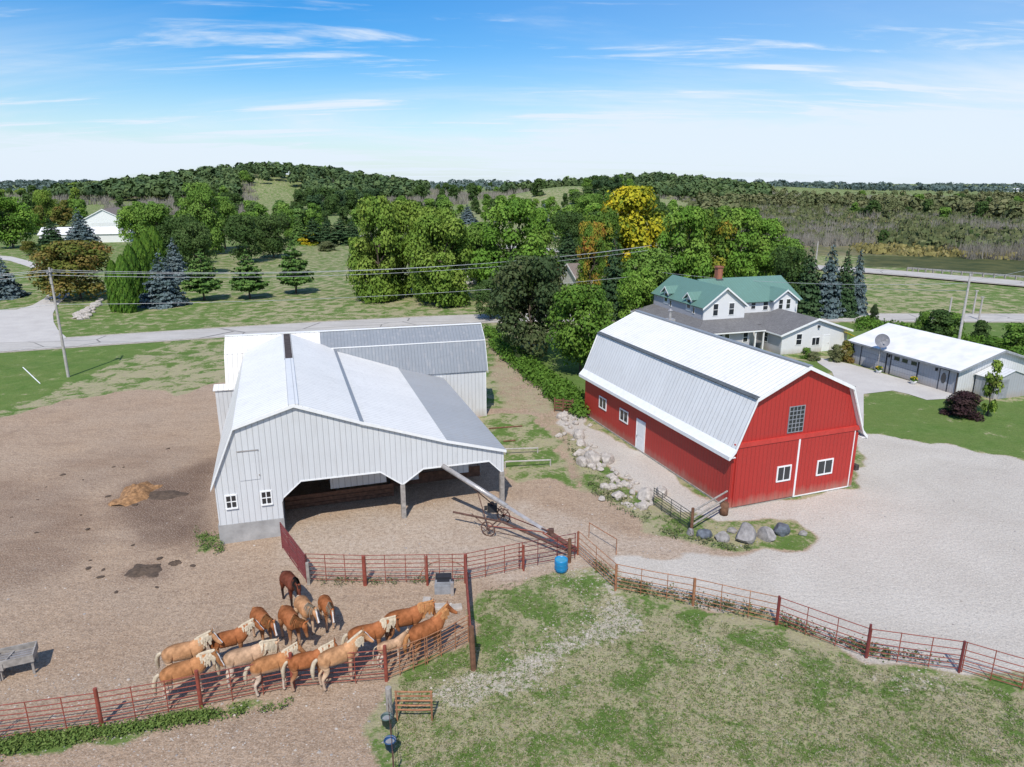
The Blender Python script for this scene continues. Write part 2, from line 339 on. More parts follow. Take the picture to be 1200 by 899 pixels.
base = k.mix(k.mapr(k.math('ADD', a[1], k.math('MULTIPLY', k.math('SUBTRACT', n5, .5), .9)), .3, .7, 0, 1, True), dcol, gcol)
gr = k.mix(k.mapr(n5, .35, .65), (.10,.185,.035), (.18,.245,.07)); gr = k.mix(k.math('MULTIPLY', b[1], .6), gr, k.mix(k.mapr(n2, .35, .65), (.10,.18,.035), (.165,.235,.07)))
gr = k.mix(k.mapr(n1, .4, .65, 0, .45), gr, (.17,.21,.06)); gr = k.mix(k.mapr(n3, .3, .75, 0, .6), gr, (.065,.12,.025)); gr = k.mix(k.mapr(n4, .5, .8, 0, .5), gr, (.22,.29,.09)); gr = k.mix(k.mapr(n4, .25, .4, .5, 0), gr, (.03,.05,.012))
dry = k.mix(k.mapr(n6, .3, .7), (.40,.37,.205), (.35,.29,.20)); dry = k.mix(k.mapr(n4, .5, .8, 0, .6), dry, (.50,.46,.34)); dry = k.mix(k.mapr(n4, .26, .4, .45, 0), dry, (.13,.115,.06))
gr = k.mix(k.mapr(k.math('ADD', k.math('ADD', b[0], k.math('MULTIPLY', k.math('SUBTRACT', n5, .5), 2.3)), k.math('MULTIPLY', k.math('SUBTRACT', n3, .5), 1.1)), .34, .68, 0, .92, True), gr, dry)
# mown rows in the field beyond the road
row = k.n('ShaderNodeTexWave', wave_type='BANDS', bands_direction='X'); k.t.links.new(k.mapping(c, (1,1,1), rot=(0,0,.30)), row.inputs[0]); row.inputs['Scale'].default_value = .16; row.inputs['Distortion'].default_value = 1.2
gr = k.mix(k.math('MULTIPLY', cc[1], k.mapr(row.outputs['Fac'], .3, .7, 0, .45)), gr, (.13,.17,.06))
ms = k.mix(k.mapr(n0, .4, .6), (.17,.145,.085), (.085,.095,.045)); ms = k.mix(k.mapr(n1, .5, .7), ms, (.25,.20,.08)); gr = k.mix(k.math('MULTIPLY', b[2], .8), gr, ms)
gr = k.mix(cc[0], gr, k.mix(k.mapr(n1, .4, .6), (.05,.065,.025), (.10,.105,.04)))
gf = k.mapr(k.math('ADD', a[0], k.math('ADD', k.math('MULTIPLY', k.math('SUBTRACT', n5, .5), .7), k.math('MULTIPLY', k.math('SUBTRACT', n3, .5), .7))), .40, .66, 0, 1, True)
base = k.mix(gf, base, gr); base = k.mix(k.mapr(k.noise(c, 9, 4, .7), .25, .5, .42, 0), base, (.06,.05,.03))
lf = k.mapr(k.math('ADD', k.math('MULTIPLY', aA, .70), k.math('ADD', k.math('MULTIPLY', k.math('SUBTRACT', n6, .5), 1.0), k.math('MULTIPLY', k.math('SUBTRACT', n3, .5), .9))), .47, .66, 0, .9, True)
lf = k.math('MULTIPLY', lf, k.mapr(aA, .04, .2, 0, 1))
base = k.mix(lf, base, k.mix(k.mapr(n4, .35, .65), (.33,.28,.21), (.60,.55,.46)))
k.bump(k.math('ADD', k.math('MULTIPLY', n3, .7), k.math('MULTIPLY', n4, .5)), .8, .14)
M['ground'] = k.fin(base, .95, 0, .12)
for zi, (nm, lab) in enumerate([('ground', None), ('dirt_paddock', None), ('gravel_yard', None), ('pasture', None), ('lawn', None), ('marsh', None)]):
    q = quads[zone == zi]
    if not len(q): continue
    used = np.unique(q); remap = np.full(len(verts), -1); remap[used] = np.arange(len(used)); q2 = remap[q]; v2 = verts[used]
    me = bpy.data.meshes.new(nm); me.vertices.add(len(v2)); me.vertices.foreach_set('co', v2.astype(np.float32).ravel())
    me.loops.add(q2.size); me.loops.foreach_set('vertex_index', q2.ravel().astype(np.int32)); me.polygons.add(len(q2))
    me.polygons.foreach_set('loop_start', np.arange(0, q2.size, 4, dtype=np.int32)); me.polygons.foreach_set('loop_total', np.full(len(q2), 4, np.int32))
    me.update(calc_edges=True); me.polygons.foreach_set('use_smooth', np.ones(len(q2), bool)); me.materials.append(M['ground'])
    for an, FF in (('za', FA), ('zb', FB), ('zc', FC)):
        at_ = me.attributes.new(an, 'FLOAT_COLOR', 'POINT'); at_.data.foreach_set('color', FF[used].astype(np.float32).ravel())
    o = bpy.data.objects.new(nm, me); COL.objects.link(o); o['kind'] = 'structure'
# ------------------------------------------------------------------ roads
k = N('road_surface'); c = k.geo('Position'); n1 = k.noise(c, .3, 4); n2 = k.noise(c, 3, 4); n3 = k.noise(k.mapping(c, (.12,1.6,1), rot=(0,0,-.27)), 1.0, 4)
col = k.mix(k.mapr(n1, .3, .7), (.50,.47,.43), (.42,.39,.35)); col = k.mix(k.mapr(n3, .45, .7, 0, .5), col, (.30,.29,.28)); col = k.mix(k.mapr(n2, .5, .8, 0, .4), col, (.60,.58,.56))
vo = k.n('ShaderNodeTexVoronoi', feature='DISTANCE_TO_EDGE'); k.t.links.new(k.mapping(c, (.10,.16,1)), vo.inputs[0]); vo.inputs['Scale'].default_value = 1.0
col = k.mix(k.mapr(vo.outputs[0], .004, .012, .75, 0), col, (.09,.085,.08)); M['road'] = k.fin(col, .9)
k = N('drive_concrete'); c = k.geo('Position'); n1 = k.noise(c, .4, 4); n2 = k.noise(c, 6, 4)
col = k.mix(k.mapr(n1, .3, .7), (.56,.53,.49), (.47,.44,.41)); col = k.mix(k.mapr(n2, .45, .75, 0, .4), col, (.36,.33,.31)); M['drive'] = k.fin(col, .9)
M['shoulder'] = plain('gravel_shoulder', (.42,.37,.31), .95, var=.3, scale=2, dirt=(.2,.18,.12))
M['paint_yellow'] = plain('road_line', (.62,.60,.55), .8, var=.3)
def bez(pts, n=8):
    out = []; P_ = [pts[0]]+pts+[pts[-1]]
    for i in range(1, len(P_)-2):
        p0, p1, p2, p3 = P_[i-1:i+3]
        for j in range(n):
            t = j/n; out.append(.5*((2*p1)+(-p0+p2)*t+(2*p0-5*p1+4*p2-p3)*t*t+(-p0+3*p1-3*p2+p3)*t**3))
    out.append(P_[-2]); return out
def strip_mesh(name, line, w, z, m, off=0.0, kind='structure'):
    vs = []; fs = []
    for i, p in enumerate(line):
        d = (line[min(i+1, len(line)-1)]-line[max(i-1, 0)]).normalized(); s = Vector((-d.y, d.x, 0))
        for q in (off-w/2, off+w/2): r = p+s*q; vs.append((r.x, r.y, float(tz(r.x, r.y))+z))
        if i: fs.append((2*i-2, 2*i-1, 2*i+1, 2*i))
    mb = MB(); mb.add(vs, [f[::-1] for f in fs]); return mb.build(name, m, kind=kind)
V2 = lambda x, y: Vector((x, y, 0))
r1 = bez([V2(-260,8), V2(-130,57), V2(-61,82.8), V2(-40,90.6), V2(-22,96.6), V2(-3.5,101.2), V2(20,102.8), V2(50,101.9), V2(75,101.6), V2(130,101), V2(260,98)])
strip_mesh('road_shoulder', r1, 7.2, .02, M['shoulder']); strip_mesh('road', r1, 5.9, .035, M['road'])
strip_mesh('road_edge_line', r1, .12, .045, M['paint_yellow'], 2.75); strip_mesh('road_edge_line', r1, .12, .045, M['paint_yellow'], -2.75)
r2 = bez([V2(-60,262), V2(0,214), V2(45,180), V2(77,157.5), V2(97,137), V2(125,105), V2(190,20)])
strip_mesh('highway_shoulder', r2, 9.5, .25, M['shoulder']); strip_mesh('highway', r2, 7.4, .28, M['road'])
def flat(name, pts, z, m, world=False):
    ps = [Vector((*p, 0)) for p in pts] if world else [at(*p) for p in pts]
    bm = bmesh.new(); vs = [bm.verts.new((p.x, p.y, z)) for p in ps]; f = bm.faces.new(vs); bmesh.ops.triangulate(bm, faces=[f]); bm.normal_update()
    for f in bm.faces:
        if f.normal.z < 0: f.normal_flip()
    me = bpy.data.meshes.new(name); bm.to_mesh(me); bm.free(); me.materials.append(m)
    o = bpy.data.objects.new(name, me); COL.objects.link(o); o['kind'] = 'structure'; return o
def smooth_px(pts, n=5):
    q = bez([Vector((p[0], p[1], 0)) for p in pts]+[Vector((pts[0][0], pts[0][1], 0))], n); return [(p.x, p.y) for p in q[:-1]]
flat('driveway', [(-60,404),(-60,366),(0,364),(20,363),(38,358),(52,350),(59,342),(58,332),(48,321),(34,313),(12,306),(-10,303),(-10,299),(14,301),(34,306),(54,315),(70,327),(79,338),(82,346),(74,352),(67,358),(62,368),(63,378),(68,387),(78,396),(70,400)], .052, M['drive'])
flat('concrete_drive', [(958,419),(997,427),(1122,463),(1118,467),(1104,468),(1086,469),(1064,462),(1046,458),(1012,462),(1012,500),(1000,500),(975,436),(958,425)], .03, M['drive'])
flat('neighbour_drive', [(700,346),(712,350),(730,372),(736,376),(716,376),(702,362)], .03, M['drive'])
fp = at(790,583)
# ------------------------------------------------------------------ buildings
def frame_pt(o, th, u, w, z=0): return Vector((o[0]+u*math.cos(th)-w*math.sin(th), o[1]+u*math.sin(th)+w*math.cos(th), z))
def window(parent, axis, k, a0, a1, z0, z1, grid=(2,1), side=-1, fr=.07, name='window', glass='glass', trim='white_trim', sill=False, label=None, proud=.05):
    """axis 'w': window in the plane w=k (runs along u); axis 'u': in plane u=k (runs along w). side: outward sign"""
    if a0 > a1: a0, a1 = a1, a0
    def bx(mb, p0, p1, q0, q1, d0, d1):
        if axis == 'w': mb.box(p0, k+side*d0, q0, p1, k+side*d1, q1)
        else: mb.box(k+side*d0, p0, q0, k+side*d1, p1, q1)
    f = MB(); bx(f, a0-fr, a1+fr, z1, z1+fr, -.02, proud); bx(f, a0-fr, a1+fr, z0-fr, z0, -.02, proud+(.05 if sill else 0)); bx(f, a0-fr, a0, z0, z1, -.02, proud); bx(f, a1, a1+fr, z0, z1, -.02, proud)
    for i in range(1, grid[0]): x = a0+(a1-a0)*i/grid[0]; bx(f, x-.025, x+.025, z0, z1, .0, proud-.01)
    for i in range(1, grid[1]): z = z0+(z1-z0)*i/grid[1]; bx(f, a0, a1, z-.025, z+.025, .002, proud-.012)
    o = f.build(name, M[trim], parent, label=label)
    g = MB(); bx(g, a0, a1, z0, z1, -.02, .018); g.build('pane', M[glass], o); return o
def door(parent, axis, k, a0, a1, z0, z1, side=-1, mat='white_trim', frame='white_trim', label=None, name='door', knob=True):
    if a0 > a1: a0, a1 = a1, a0
    def bx(mb, p0, p1, q0, q1, d0, d1):
        if axis == 'w': mb.box(p0, k+side*d0, q0, p1, k+side*d1, q1)
        else: mb.box(k+side*d0, p0, q0, k+side*d1, p1, q1)
    d = MB(); bx(d, a0, a1, z0, z1, -.02, .03); bx(d, a0+.12, a1-.12, z0+.15, z0+(z1-z0)*.42, .03, .04); bx(d, a0+.12, a1-.12, z0+(z1-z0)*.5, z1-.15, .03, .04)
    o = d.build(name, M[mat], parent, label=label)
    f = MB(); bx(f, a0-.07, a0, z0, z1+.07, -.02, .055); bx(f, a1, a1+.07, z0, z1+.07, -.02, .055); bx(f, a0, a1, z1, z1+.07, -.02, .055); f.build('door_frame', M[frame], o)
    if knob:
        h = MB(); bx(h, a1-.14, a1-.08, z0+.95, z0+1.05, .04, .1); h.build('handle', M['steel'], o)
    return o
# ---- white barn: south wing -----------------------------------------------------------------------------
TW = .314; OW = (-15.822, 34.824)
barn = empty('horse_barn', (*OW, 0), TW, 'long white ribbed metal barn with lopsided gambrel gable and wide open bays facing the paddock', 'barn')
he, u1, h1, u2, h2, u3, h3, u4, h4, hr, W_ = 3.68, 1.21, 6.65, 4.35, 7.60, 7.80, 6.25, 12.63, 4.62, 3.63, 16.11
T = .09
wl = MB()
wl.wall([(0,0,1.12),(0,0,he),(u1,0,h1-T),(u2,0,h2-T),(u3,0,h3-T),(u4,0,h4-T),(W_,0,hr-T),(W_,0,2.10),(15.99,0,2.10),(15.19,0,2.93),(11.22,0,2.95),(9.99,0,2.12),(8.76,0,3.06),(4.41,0,3.11),(3.44,0,2.28),(3.32,0,2.0),(3.32,0,1.06)], (0,-1,0), .12)
wl.build('wall', M['white_wall'], barn)
wl = MB(); wl.box(-.02, .13, 1.1, .10, 10.5, he-.02); wl.build('wall', M['white_wall'], barn)                      # west wall
wl = MB(); wl.box(3.20, .13, 0, 3.32, 9.5, 3.4); wl.build('partition', M['pale_roof'], barn)
fd = MB(); fd.wall([(-.06,-.04,-.45),(-.06,-.04,1.12),(3.34,-.04,1.05),(3.34,-.04,-.2)], (0,-1,0), .2); fd.box(-.06,.17,-.4,.14,10.6,1.1); fd.box(3.2,.17,-.2,3.34,8,.5); fd.build('foundation', M['concrete'], barn)
o_ = .16
def roof(parent, a, b, f0, f1, mat, t=T, name='roof', f0b=None, label=None):
    """a,b=(u,z) of upper and lower edge; f0,f1 = front/back w of the edges"""
    r = MB(); r.slab([(a[0],f0,a[1]),(b[0],f0,b[1]),(b[0],f1[1],b[1]),(a[0],f1[0],a[1])], t); return r.build(name, M[mat], parent, label=label)
DB = 19.3
roof(barn, (u1,h1), (-.20,he-.32), -o_, (17.8,8.75), 'white_roof')
roof(barn, (u2-.24,h2-.05), (u1,h1), -o_, (DB,18.2), 'white_roof')
roof(barn, (u2+.24,h2-.05), (u3+.1,h3+.0), -o_, (DB,18.6), 'white_roof')
roof(barn, (u3-.02,h3-.07), (u4,h4), -o_, (18.6,17.4), 'white_roof')
roof(barn, (u4,h4-.03), (W_+.12,hr-.03), -o_, (17.4,17.2), 'mid_roof', label='grey lean-to roof sheet')
r = MB(); r.slab([(u3-.1,-o_,h3+.07),(u3+.18,-o_,h3+.0),(u3+.18,18.6,h3+.0),(u3-.1,18.6,h3+.07)], .05); r.build('ridge_flashing', M['grey_roof'], barn)
r = MB(); r.box(u2-.27,-o_,h2-.12,u2+.27,10.6,h2+.02); r.build('ridge_cap', M['pale_roof'], barn)
r = MB(); r.box(u2-.29,10.6,h2-.16,u2+.29,DB,h2-.06); r.build('ridge_slot', M['dark'], barn, label='open ridge slot, its shade made as a solid dark strip')  # solid dark strip stands in for the shade inside the open slot
fa = MB()                                                                                                        # rake fascia along the front edge
prof = [(-.20,he-.32),(u1,h1),(u2,h2),(u3+.1,h3),(u4,h4),(W_+.12,hr-.03)]
for (a, za), (b, zb) in zip(prof, prof[1:]): fa.wall([(a,-o_-.025,za+.01),(b,-o_-.025,zb+.01),(b,-o_-.025,zb-.16),(a,-o_-.025,za-.16)], (0,-1,0), .02)
fa.build('fascia', M['white_trim'], barn)
ea = MB()
for (a, za), (b, zb) in [((3.44,2.28),(4.41,3.11)),((4.41,3.11),(8.76,3.06)),((8.76,3.06),(9.99,2.12)),((9.99,2.12),(11.22,2.95)),((11.22,2.95),(15.19,2.93)),((15.19,2.93),(15.99,2.10))]:
    ea.wall([(a,-.02,za+.06),(b,-.02,zb+.06),(b,-.02,zb-.02),(a,-.02,za-.02)], (0,-1,0), .03)
ea.build('opening_trim', M['white_trim'], barn)
for u in (9.99, 16.02):
    p = MB(); p.box(u-.13, -.02, -.1, u+.13, .22, 2.16); p.build('post', M['wood_grey'], barn)
for u, w in ((9.99, 5.2), (16.0, 5.2), (9.99, 10.5), (16.0, 10.5), (16.0, 15.5), (6.6, 5.2)):
    p = MB(); p.box(u-.1, w, -.1, u+.1, w+.2, 3.3 if u < 15 else 3.4); p.build('post', M['wood_grey'], barn)
for x0, x1, z0, z1, w_ in ((6.1,9.5,.95,3.0,3.4),(10.3,11.6,.7,3.0,3.8),(13.7,14.9,.75,3.0,3.8)): iw = MB(); iw.box(x0,w_,z0,x1,w_+.08,z1); iw.build('inner_panel', M['pale_roof'], barn)
iw = MB(); iw.box(3.4, 3.3, 0, 9.9, 3.38, .8); iw.box(9.9, 4.7, 0, 15.9, 4.8, .7); 
for z in (.25,.55,.85): iw.box(3.4, 3.24, z-.2, 9.9, 3.3, z)
iw.build('stall_boards', M['wood_brown'], barn)
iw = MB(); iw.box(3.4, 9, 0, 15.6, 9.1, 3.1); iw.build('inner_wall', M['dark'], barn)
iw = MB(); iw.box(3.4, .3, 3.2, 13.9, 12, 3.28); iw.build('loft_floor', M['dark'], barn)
for a0, a1, z0, z1 in ((.50,.98,2.08,2.76),(2.30,2.76,2.05,2.75)): window(barn, 'w', 0, a0, a1, z0, z1, (2,2), -1, .07, sill=True)
dr = MB(); dr.box(1.30,-.03,3.55,2.33,-.015,5.22); dr.build('loft_door', M['white_wall'], barn, label='flush white hay door above the windows')
hg = MB(); hg.box(1.28,-.06,5.20,2.36,-.03,5.26); hg.build('door_track', M['steel'], barn)
hg = MB(); hg.box(2.27,-.055,3.75,2.33,-.03,3.83); hg.build('latch', M['steel'], barn)
# ---- white barn: rear cross wing ------------------------------------------------------------------------
TR = .254; OR = (-15.6, 34.3)
rb = empty('cross_barn', (*OR, 0), TR, 'pale metal cross barn with dark grey weathered roof standing behind the white open barn', 'barn')
ru0, ru1, rw, re_, rwb, rhb, rwp, rhp = -1.48, 18.63, 18.445, 4.12, .89, 6.34, 2.4, 7.46
w2 = 2*rwp
m = MB(); m.wall([(ru0+.1,rw,0),(ru1,rw,0),(ru1,rw,re_),(ru0+.1,rw,re_)], (0,-1,0), .1); m.build('wall', M['white_wall'], rb)
m = MB(); m.wall([(ru1,rw+.1,0),(ru1,rw+.1,re_),(ru1,rw+rwb,rhb-.1),(ru1,rw+rwp,rhp-.1),(ru1,rw+w2-rwb,rhb-.1),(ru1,rw+w2,re_),(ru1,rw+w2,0)], (1,0,0), .1); m.build('wall', M['white_wall'], rb)
m = MB(); m.wall([(ru0+.1,rw+.1,0),(ru0+.1,rw+.1,re_),(ru0+.1,rw+rwb,rhb-.1),(ru0+.1,rw+rwp,rhp-.1),(ru0+.1,rw+w2-rwb,rhb-.1),(ru0+.1,rw+w2,re_),(ru0+.1,rw+w2,0)], (-1,0,0), .1); m.build('wall', M['white_wall'], rb)
m = MB(); m.box(ru0+.2,rw+w2-.1,0,ru1-.1,rw+w2,re_); m.build('wall', M['white_wall'], rb)
split = 5.6
for x0, x1, mt in ((ru0-.05, split, 'white_roof'), (split, ru1+.18, 'grey_roof')):
    m = MB(); m.slab([(x0,rw+rwp,rhp),(x1,rw+rwp,rhp),(x1,rw+rwb,rhb),(x0,rw+rwb,rhb)], .08); m.build('roof', M[mt], rb, label='upper roof slope, weathered grey' if mt == 'grey_roof' else 'upper roof slope, white')
    m = MB(); m.slab([(x0,rw+rwb,rhb-.03),(x1,rw+rwb,rhb-.03),(x1,rw-.12,re_-.15),(x0,rw-.12,re_-.15)], .08); m.build('roof', M[mt], rb, label='lower roof slope, weathered grey' if mt == 'grey_roof' else 'lower roof slope, white')
    m = MB(); m.slab([(x0,rw+rwp,rhp),(x1,rw+rwp,rhp),(x1,rw+w2+.1,re_-.1),(x0,rw+w2+.1,re_-.1)], .08); m.build('roof', M[mt], rb, label='back roof slope')
m = MB(); m.box(ru0-.05,rw+rwp-.12,rhp-.02,ru1+.2,rw+rwp+.12,rhp+.05); m.box(split,rw+rwb-.03,rhb-.02,ru1+.2,rw+rwb+.04,rhb+.05); m.build('ridge_cap', M['white_trim'], rb)
m = MB()
for (a, za), (b, zb) in [((rw-.14,re_-.17),(rw+rwb,rhb)),((rw+rwb,rhb),(rw+rwp,rhp))]: m.wall([(ru1+.2,a,za+.03),(ru1+.2,b,zb+.03),(ru1+.2,b,zb-.16),(ru1+.2,a,za-.16)], (1,0,0), .03)
m.box(ru1+.0,rw-.03,0,ru1+.05,rw+.06,re_-.2); m.build('fascia', M['white_trim'], rb)
m = MB(); m.box(-2.25,rw-.55,0,1.3,rw-.02,3.88); m.build('wall', M['white_wall'], rb, label='low white annex wall at the west end')
m = MB(); m.slab([(-2.4,rw+.2,4.22),(1.5,rw+.2,4.22),(1.5,rw-.65,3.95),(-2.4,rw-.65,3.95)], .08); m.build('roof', M['white_roof'], rb, label='narrow white eave over the west end')
m = MB(); m.box(14.9,rw-.05,1.9,15.05,rw-.0,2.3); m.build('meter_box', M['grey_plastic'], rb)
# ---- red barn --------------------------------------------------------------------------------------------
TB = .36; OB = (13.004, 39.116)
red = empty('red_barn', (*OB, 0), TB, 'big red ribbed metal gambrel barn with a pale metal roof beside the gravel yard', 'barn')
W, L, hbr, ub, hp, hee = 9.62, 19.45, 6.92, 1.23, 8.53, 3.52
m = MB(); m.wall([(0,0,0),(W,0,0),(W,0,3.6),(W-ub,0,hbr-.12),(W/2,0,hp-.12),(ub,0,hbr-.12),(0,0,3.6)], (0,-1,0), .12); m.build('wall', M['red_wall'], red, label='red gable wall')
m = MB(); m.wall([(0,L,0),(W,L,0),(W,L,3.6),(W-ub,L,hbr-.12),(W/2,L,hp-.12),(ub,L,hbr-.12),(0,L,3.6)], (0,1,0), .12); m.build('wall', M['red_wall'], red, label='far red gable wall')
m = MB(); m.box(0,.125,0,.12,L-.125,3.7); m.build('wall', M['red_wall'], red, label='long red side wall with a white door')
m = MB(); m.box(W-.12,.125,0,W,L-.125,3.7); m.build('wall', M['red_wall'], red, label='long red wall on the far side')
ow = .32
for s in (0, 1):
    X = (lambda u: u) if not s else (lambda u: W-u)
    m = MB(); m.slab([(X(W/2),-ow,hp),(X(ub-.03),-ow,hbr),(X(ub-.03),L+ow,hbr),(X(W/2),L+ow,hp)], .1); m.build('roof', M['white_roof'], red, label='upper roof slope')
    m = MB(); m.slab([(X(ub),-ow,hbr-.06),(X(-.02),-ow,hee+.42),(X(-.02),L+ow,hee+.42),(X(ub),L+ow,hbr-.06)], .08); m.build('roof', M['pale_roof'] if not s else M['white_roof'], red, label='steep lower roof slope')
    m = MB(); m.slab([(X(-.02),-ow,hee+.42),(X(-.42),-ow,hee),(X(-.42),L+ow,hee),(X(-.02),L+ow,hee+.42)], .08); m.box(X(-.42),-ow,hee-.22,X(-.46),L+ow,hee+.02); m.box(X(-.42),-ow,hee-.1,X(0.0),L+ow,hee-.06); m.build('eave', M['white_trim'], red)
    m = MB(); pr_ = [(W/2,hp),(ub-.03,hbr),(-.02,hee+.42),(-.42,hee)]
    for w_ in (-ow-.03, L+ow):
        m = MB()
        for (a, za), (b, zb) in zip(pr_, pr_[1:]): m.wall([(X(a),w_,za+.02),(X(b),w_,zb+.02),(X(b),w_,zb-.2),(X(a),w_,za-.2)], (0,-1,0), .03)
        m.build('fascia', M['white_trim'], red)
    m = MB(); m.slab([(X(ub-.16),-ow+.03,hbr+.0),(X(ub+.12),-ow+.03,hbr+.10),(X(ub+.12),L+ow-.03,hbr+.10),(X(ub-.16),L+ow-.03,hbr+.0)], .05); m.build('break_flashing', M['black_roof'], red)
m = MB(); m.box(W/2-.16,-ow,hp-.05,W/2+.16,L+ow,hp+.05); m.build('ridge_cap', M['grey_roof'], red)
m = MB(); m.tube((W/2+.3,15.2,hp-.2),(W/2+.3,15.2,hp+.75),.11,n=12); m.tube((W/2+.3,15.2,hp+.75),(W/2+.3,15.2,hp+.9),.2,.02,n=12); m.box(W/2+.0,14.9,hp-.2,W/2+.6,15.5,hp+.1); m.build('vent_pipe', M['steel'], red)
m = MB(); m.box(.05,-.14,3.92,W-.05,-.003,4.20); m.build('door_track', M['red_trim'], red)
m = MB(); m.box(.25,-.09,.12,4.78,-.03,3.92); m.build('sliding_door', M['red_wall'], red, label='left leaf of the red sliding door')
m = MB(); m.box(4.90,-.09,.12,9.20,-.03,3.92); m.build('sliding_door', M['red_wall'], red, label='right leaf of the red sliding door')
m = MB(); m.box(4.78,-.12,.05,4.90,-.03,3.93); m.box(9.18,-.12,.1,9.24,-.03,3.9); m.box(4.9,-.12,.05,9.2,-.035,.12); m.build('door_edge', M['white_trim'], red)
window(red, 'w', -.09, 3.42, 4.32, 1.36, 2.22, (2,1), -1, .09); window(red, 'w', -.09, 6.52, 7.62, 1.32, 2.18, (2,1), -1, .09)
window(red, 'w', 0, 3.90, 4.98, 4.42, 6.00, (4,6), -1, .05, name='gable_vent', glass='glass_green', trim='grey_roof')
for a0, a1, z0, z1 in ((15.7,16.75,1.52,2.32),(12.25,13.35,1.52,2.32)): window(red, 'u', 0, a0, a1, z0, z1, (2,1), -1, .09)
door(red, 'u', 0, 9.75, 10.82, .08, 2.30)
m = MB(); m.box(-.06,.02,-.05,.0,L,.10); m.box(0,-.05,-.05,W,-.0,.06); m.build('base_trim', M['wood_grey'], red)
m = MB(); m.box(W+.05,-.1,1.1,W+.35,.3,1.45); m.build('meter_box', M['dark'], red)
# ---- grey garage -----------------------------------------------------------------------------------------
TH = .31
def wp(u, w): return frame_pt((0,0), TH, u, w)
gp = wp(58.3, 47.5)
gar = empty('garage', (gp.x, gp.y, 0), TH, 'long low grey garage with a bright white roof and two overhead doors', 'garage')
GL, GW = 12.9, 9.6
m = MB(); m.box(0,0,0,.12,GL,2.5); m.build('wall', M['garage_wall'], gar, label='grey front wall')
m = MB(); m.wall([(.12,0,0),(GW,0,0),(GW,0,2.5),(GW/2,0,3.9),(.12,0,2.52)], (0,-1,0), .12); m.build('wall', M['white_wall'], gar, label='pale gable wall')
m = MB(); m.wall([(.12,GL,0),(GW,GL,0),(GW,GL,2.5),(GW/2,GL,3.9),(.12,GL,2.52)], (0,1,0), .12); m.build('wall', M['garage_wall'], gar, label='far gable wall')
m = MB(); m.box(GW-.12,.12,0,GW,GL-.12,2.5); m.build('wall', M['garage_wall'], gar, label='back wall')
for X in (lambda u: u, lambda u: GW-u):
    m = MB(); m.slab([(X(GW/2),-.45,4.02),(X(-.45),-.45,2.42),(X(-.45),GL+.45,2.42),(X(GW/2),GL+.45,4.02)], .07); m.build('roof', M['old_white_roof'], gar)
m = MB(); m.box(-.46,-.45,2.24,-.43,GL+.45,2.4); m.wall([(-.45,-.47,2.40),(GW/2,-.47,4.0),(GW/2,-.47,3.8),(-.45,-.47,2.22)], (0,-1,0), .03); m.wall([(GW+.45,-.47,2.40),(GW/2,-.47,4.0),(GW/2,-.47,3.8),(GW+.45,-.47,2.22)], (0,-1,0), .03); m.build('fascia', M['grey_plastic'], gar)
def ohdoor(w0, w1, wins, lab):
    m = MB()
    for z in (.05,.57,1.09,1.61): m.box(-.05, w0, z, .005, w1, z+.50)
    o = m.build('overhead_door', M['garage_wall'], gar, label=lab)
    f = MB(); f.box(-.07,w0-.1,0,.0,w0,2.2); f.box(-.07,w1,0,.0,w1+.1,2.2); f.box(-.07,w0-.1,2.12,.0,w1+.1,2.2); f.build('door_frame', M['black_plastic'], o)
    for w in wins: g = MB(); g.box(-.07,w-.33,1.64,-.02,w+.33,2.0); g.build('pane', M['glass'], o)
ohdoor(8.3, 11.6, (), 'plain overhead door'); ohdoor(4.4, 7.6, (6.95,5.95,4.85), 'overhead door with three small dark panes')
door(gar, 'u', 0, .95, 1.85, .03, 2.05, mat='garage_wall', frame='black_plastic', label='grey walk-in door with an oval pane')
m = MB(); pts = [(-.06, 1.4+.26*math.cos(t), 1.25+.52*math.sin(t)) for t in np.linspace(0, 2*PI, 17)[:-1]]; m.wall(pts, (-1,0,0), .03); m.build('oval_pane', M['glass'], gar)
m = MB(); m.box(-.09,-.04,0,.0,.06,2.4); m.box(-.05,12.8,0,.0,12.95,2.4); m.build('corner_trim', M['dark'], gar)
for w in (2.2, 7.85): m = MB(); m.box(-.16,w,1.75,-.0,w+.14,2.02); m.build('wall_lamp', M['black_plastic'], gar)
# ---- satellite dish on the garage eave
d = empty('satellite_dish', tuple(frame_pt(gp, TH, -.6, 8.65, 2.3)), TH, 'round grey satellite dish standing up at the white garage roof edge', 'satellite dish')
m = MB(); rr = .72
prof = [(rr*t, .28*t*t) for t in (0.02,.25,.5,.75,1.0)]; m.lathe(prof, 28); m.lathe([(rr, .28),(rr,.25),(.5,.03),(.02,-.03)], 28)
me_ = m.build('reflector', M['dish'], d, smooth=True); me_.rotation_euler = (R(68), 0, R(-28)); me_.location = (0,0,1.0)
m = MB(); m.tube((.1,.1,-2.3),(.1,.1,1.0),.05); m.build('mast', M['steel'], d)
m = MB(); m.tube((0,0,1.0),(-.15,-.7,1.3),.02); m.box(-.2,-.8,1.25,-.1,-.65,1.37); m.build('feed_arm', M['steel'], d)
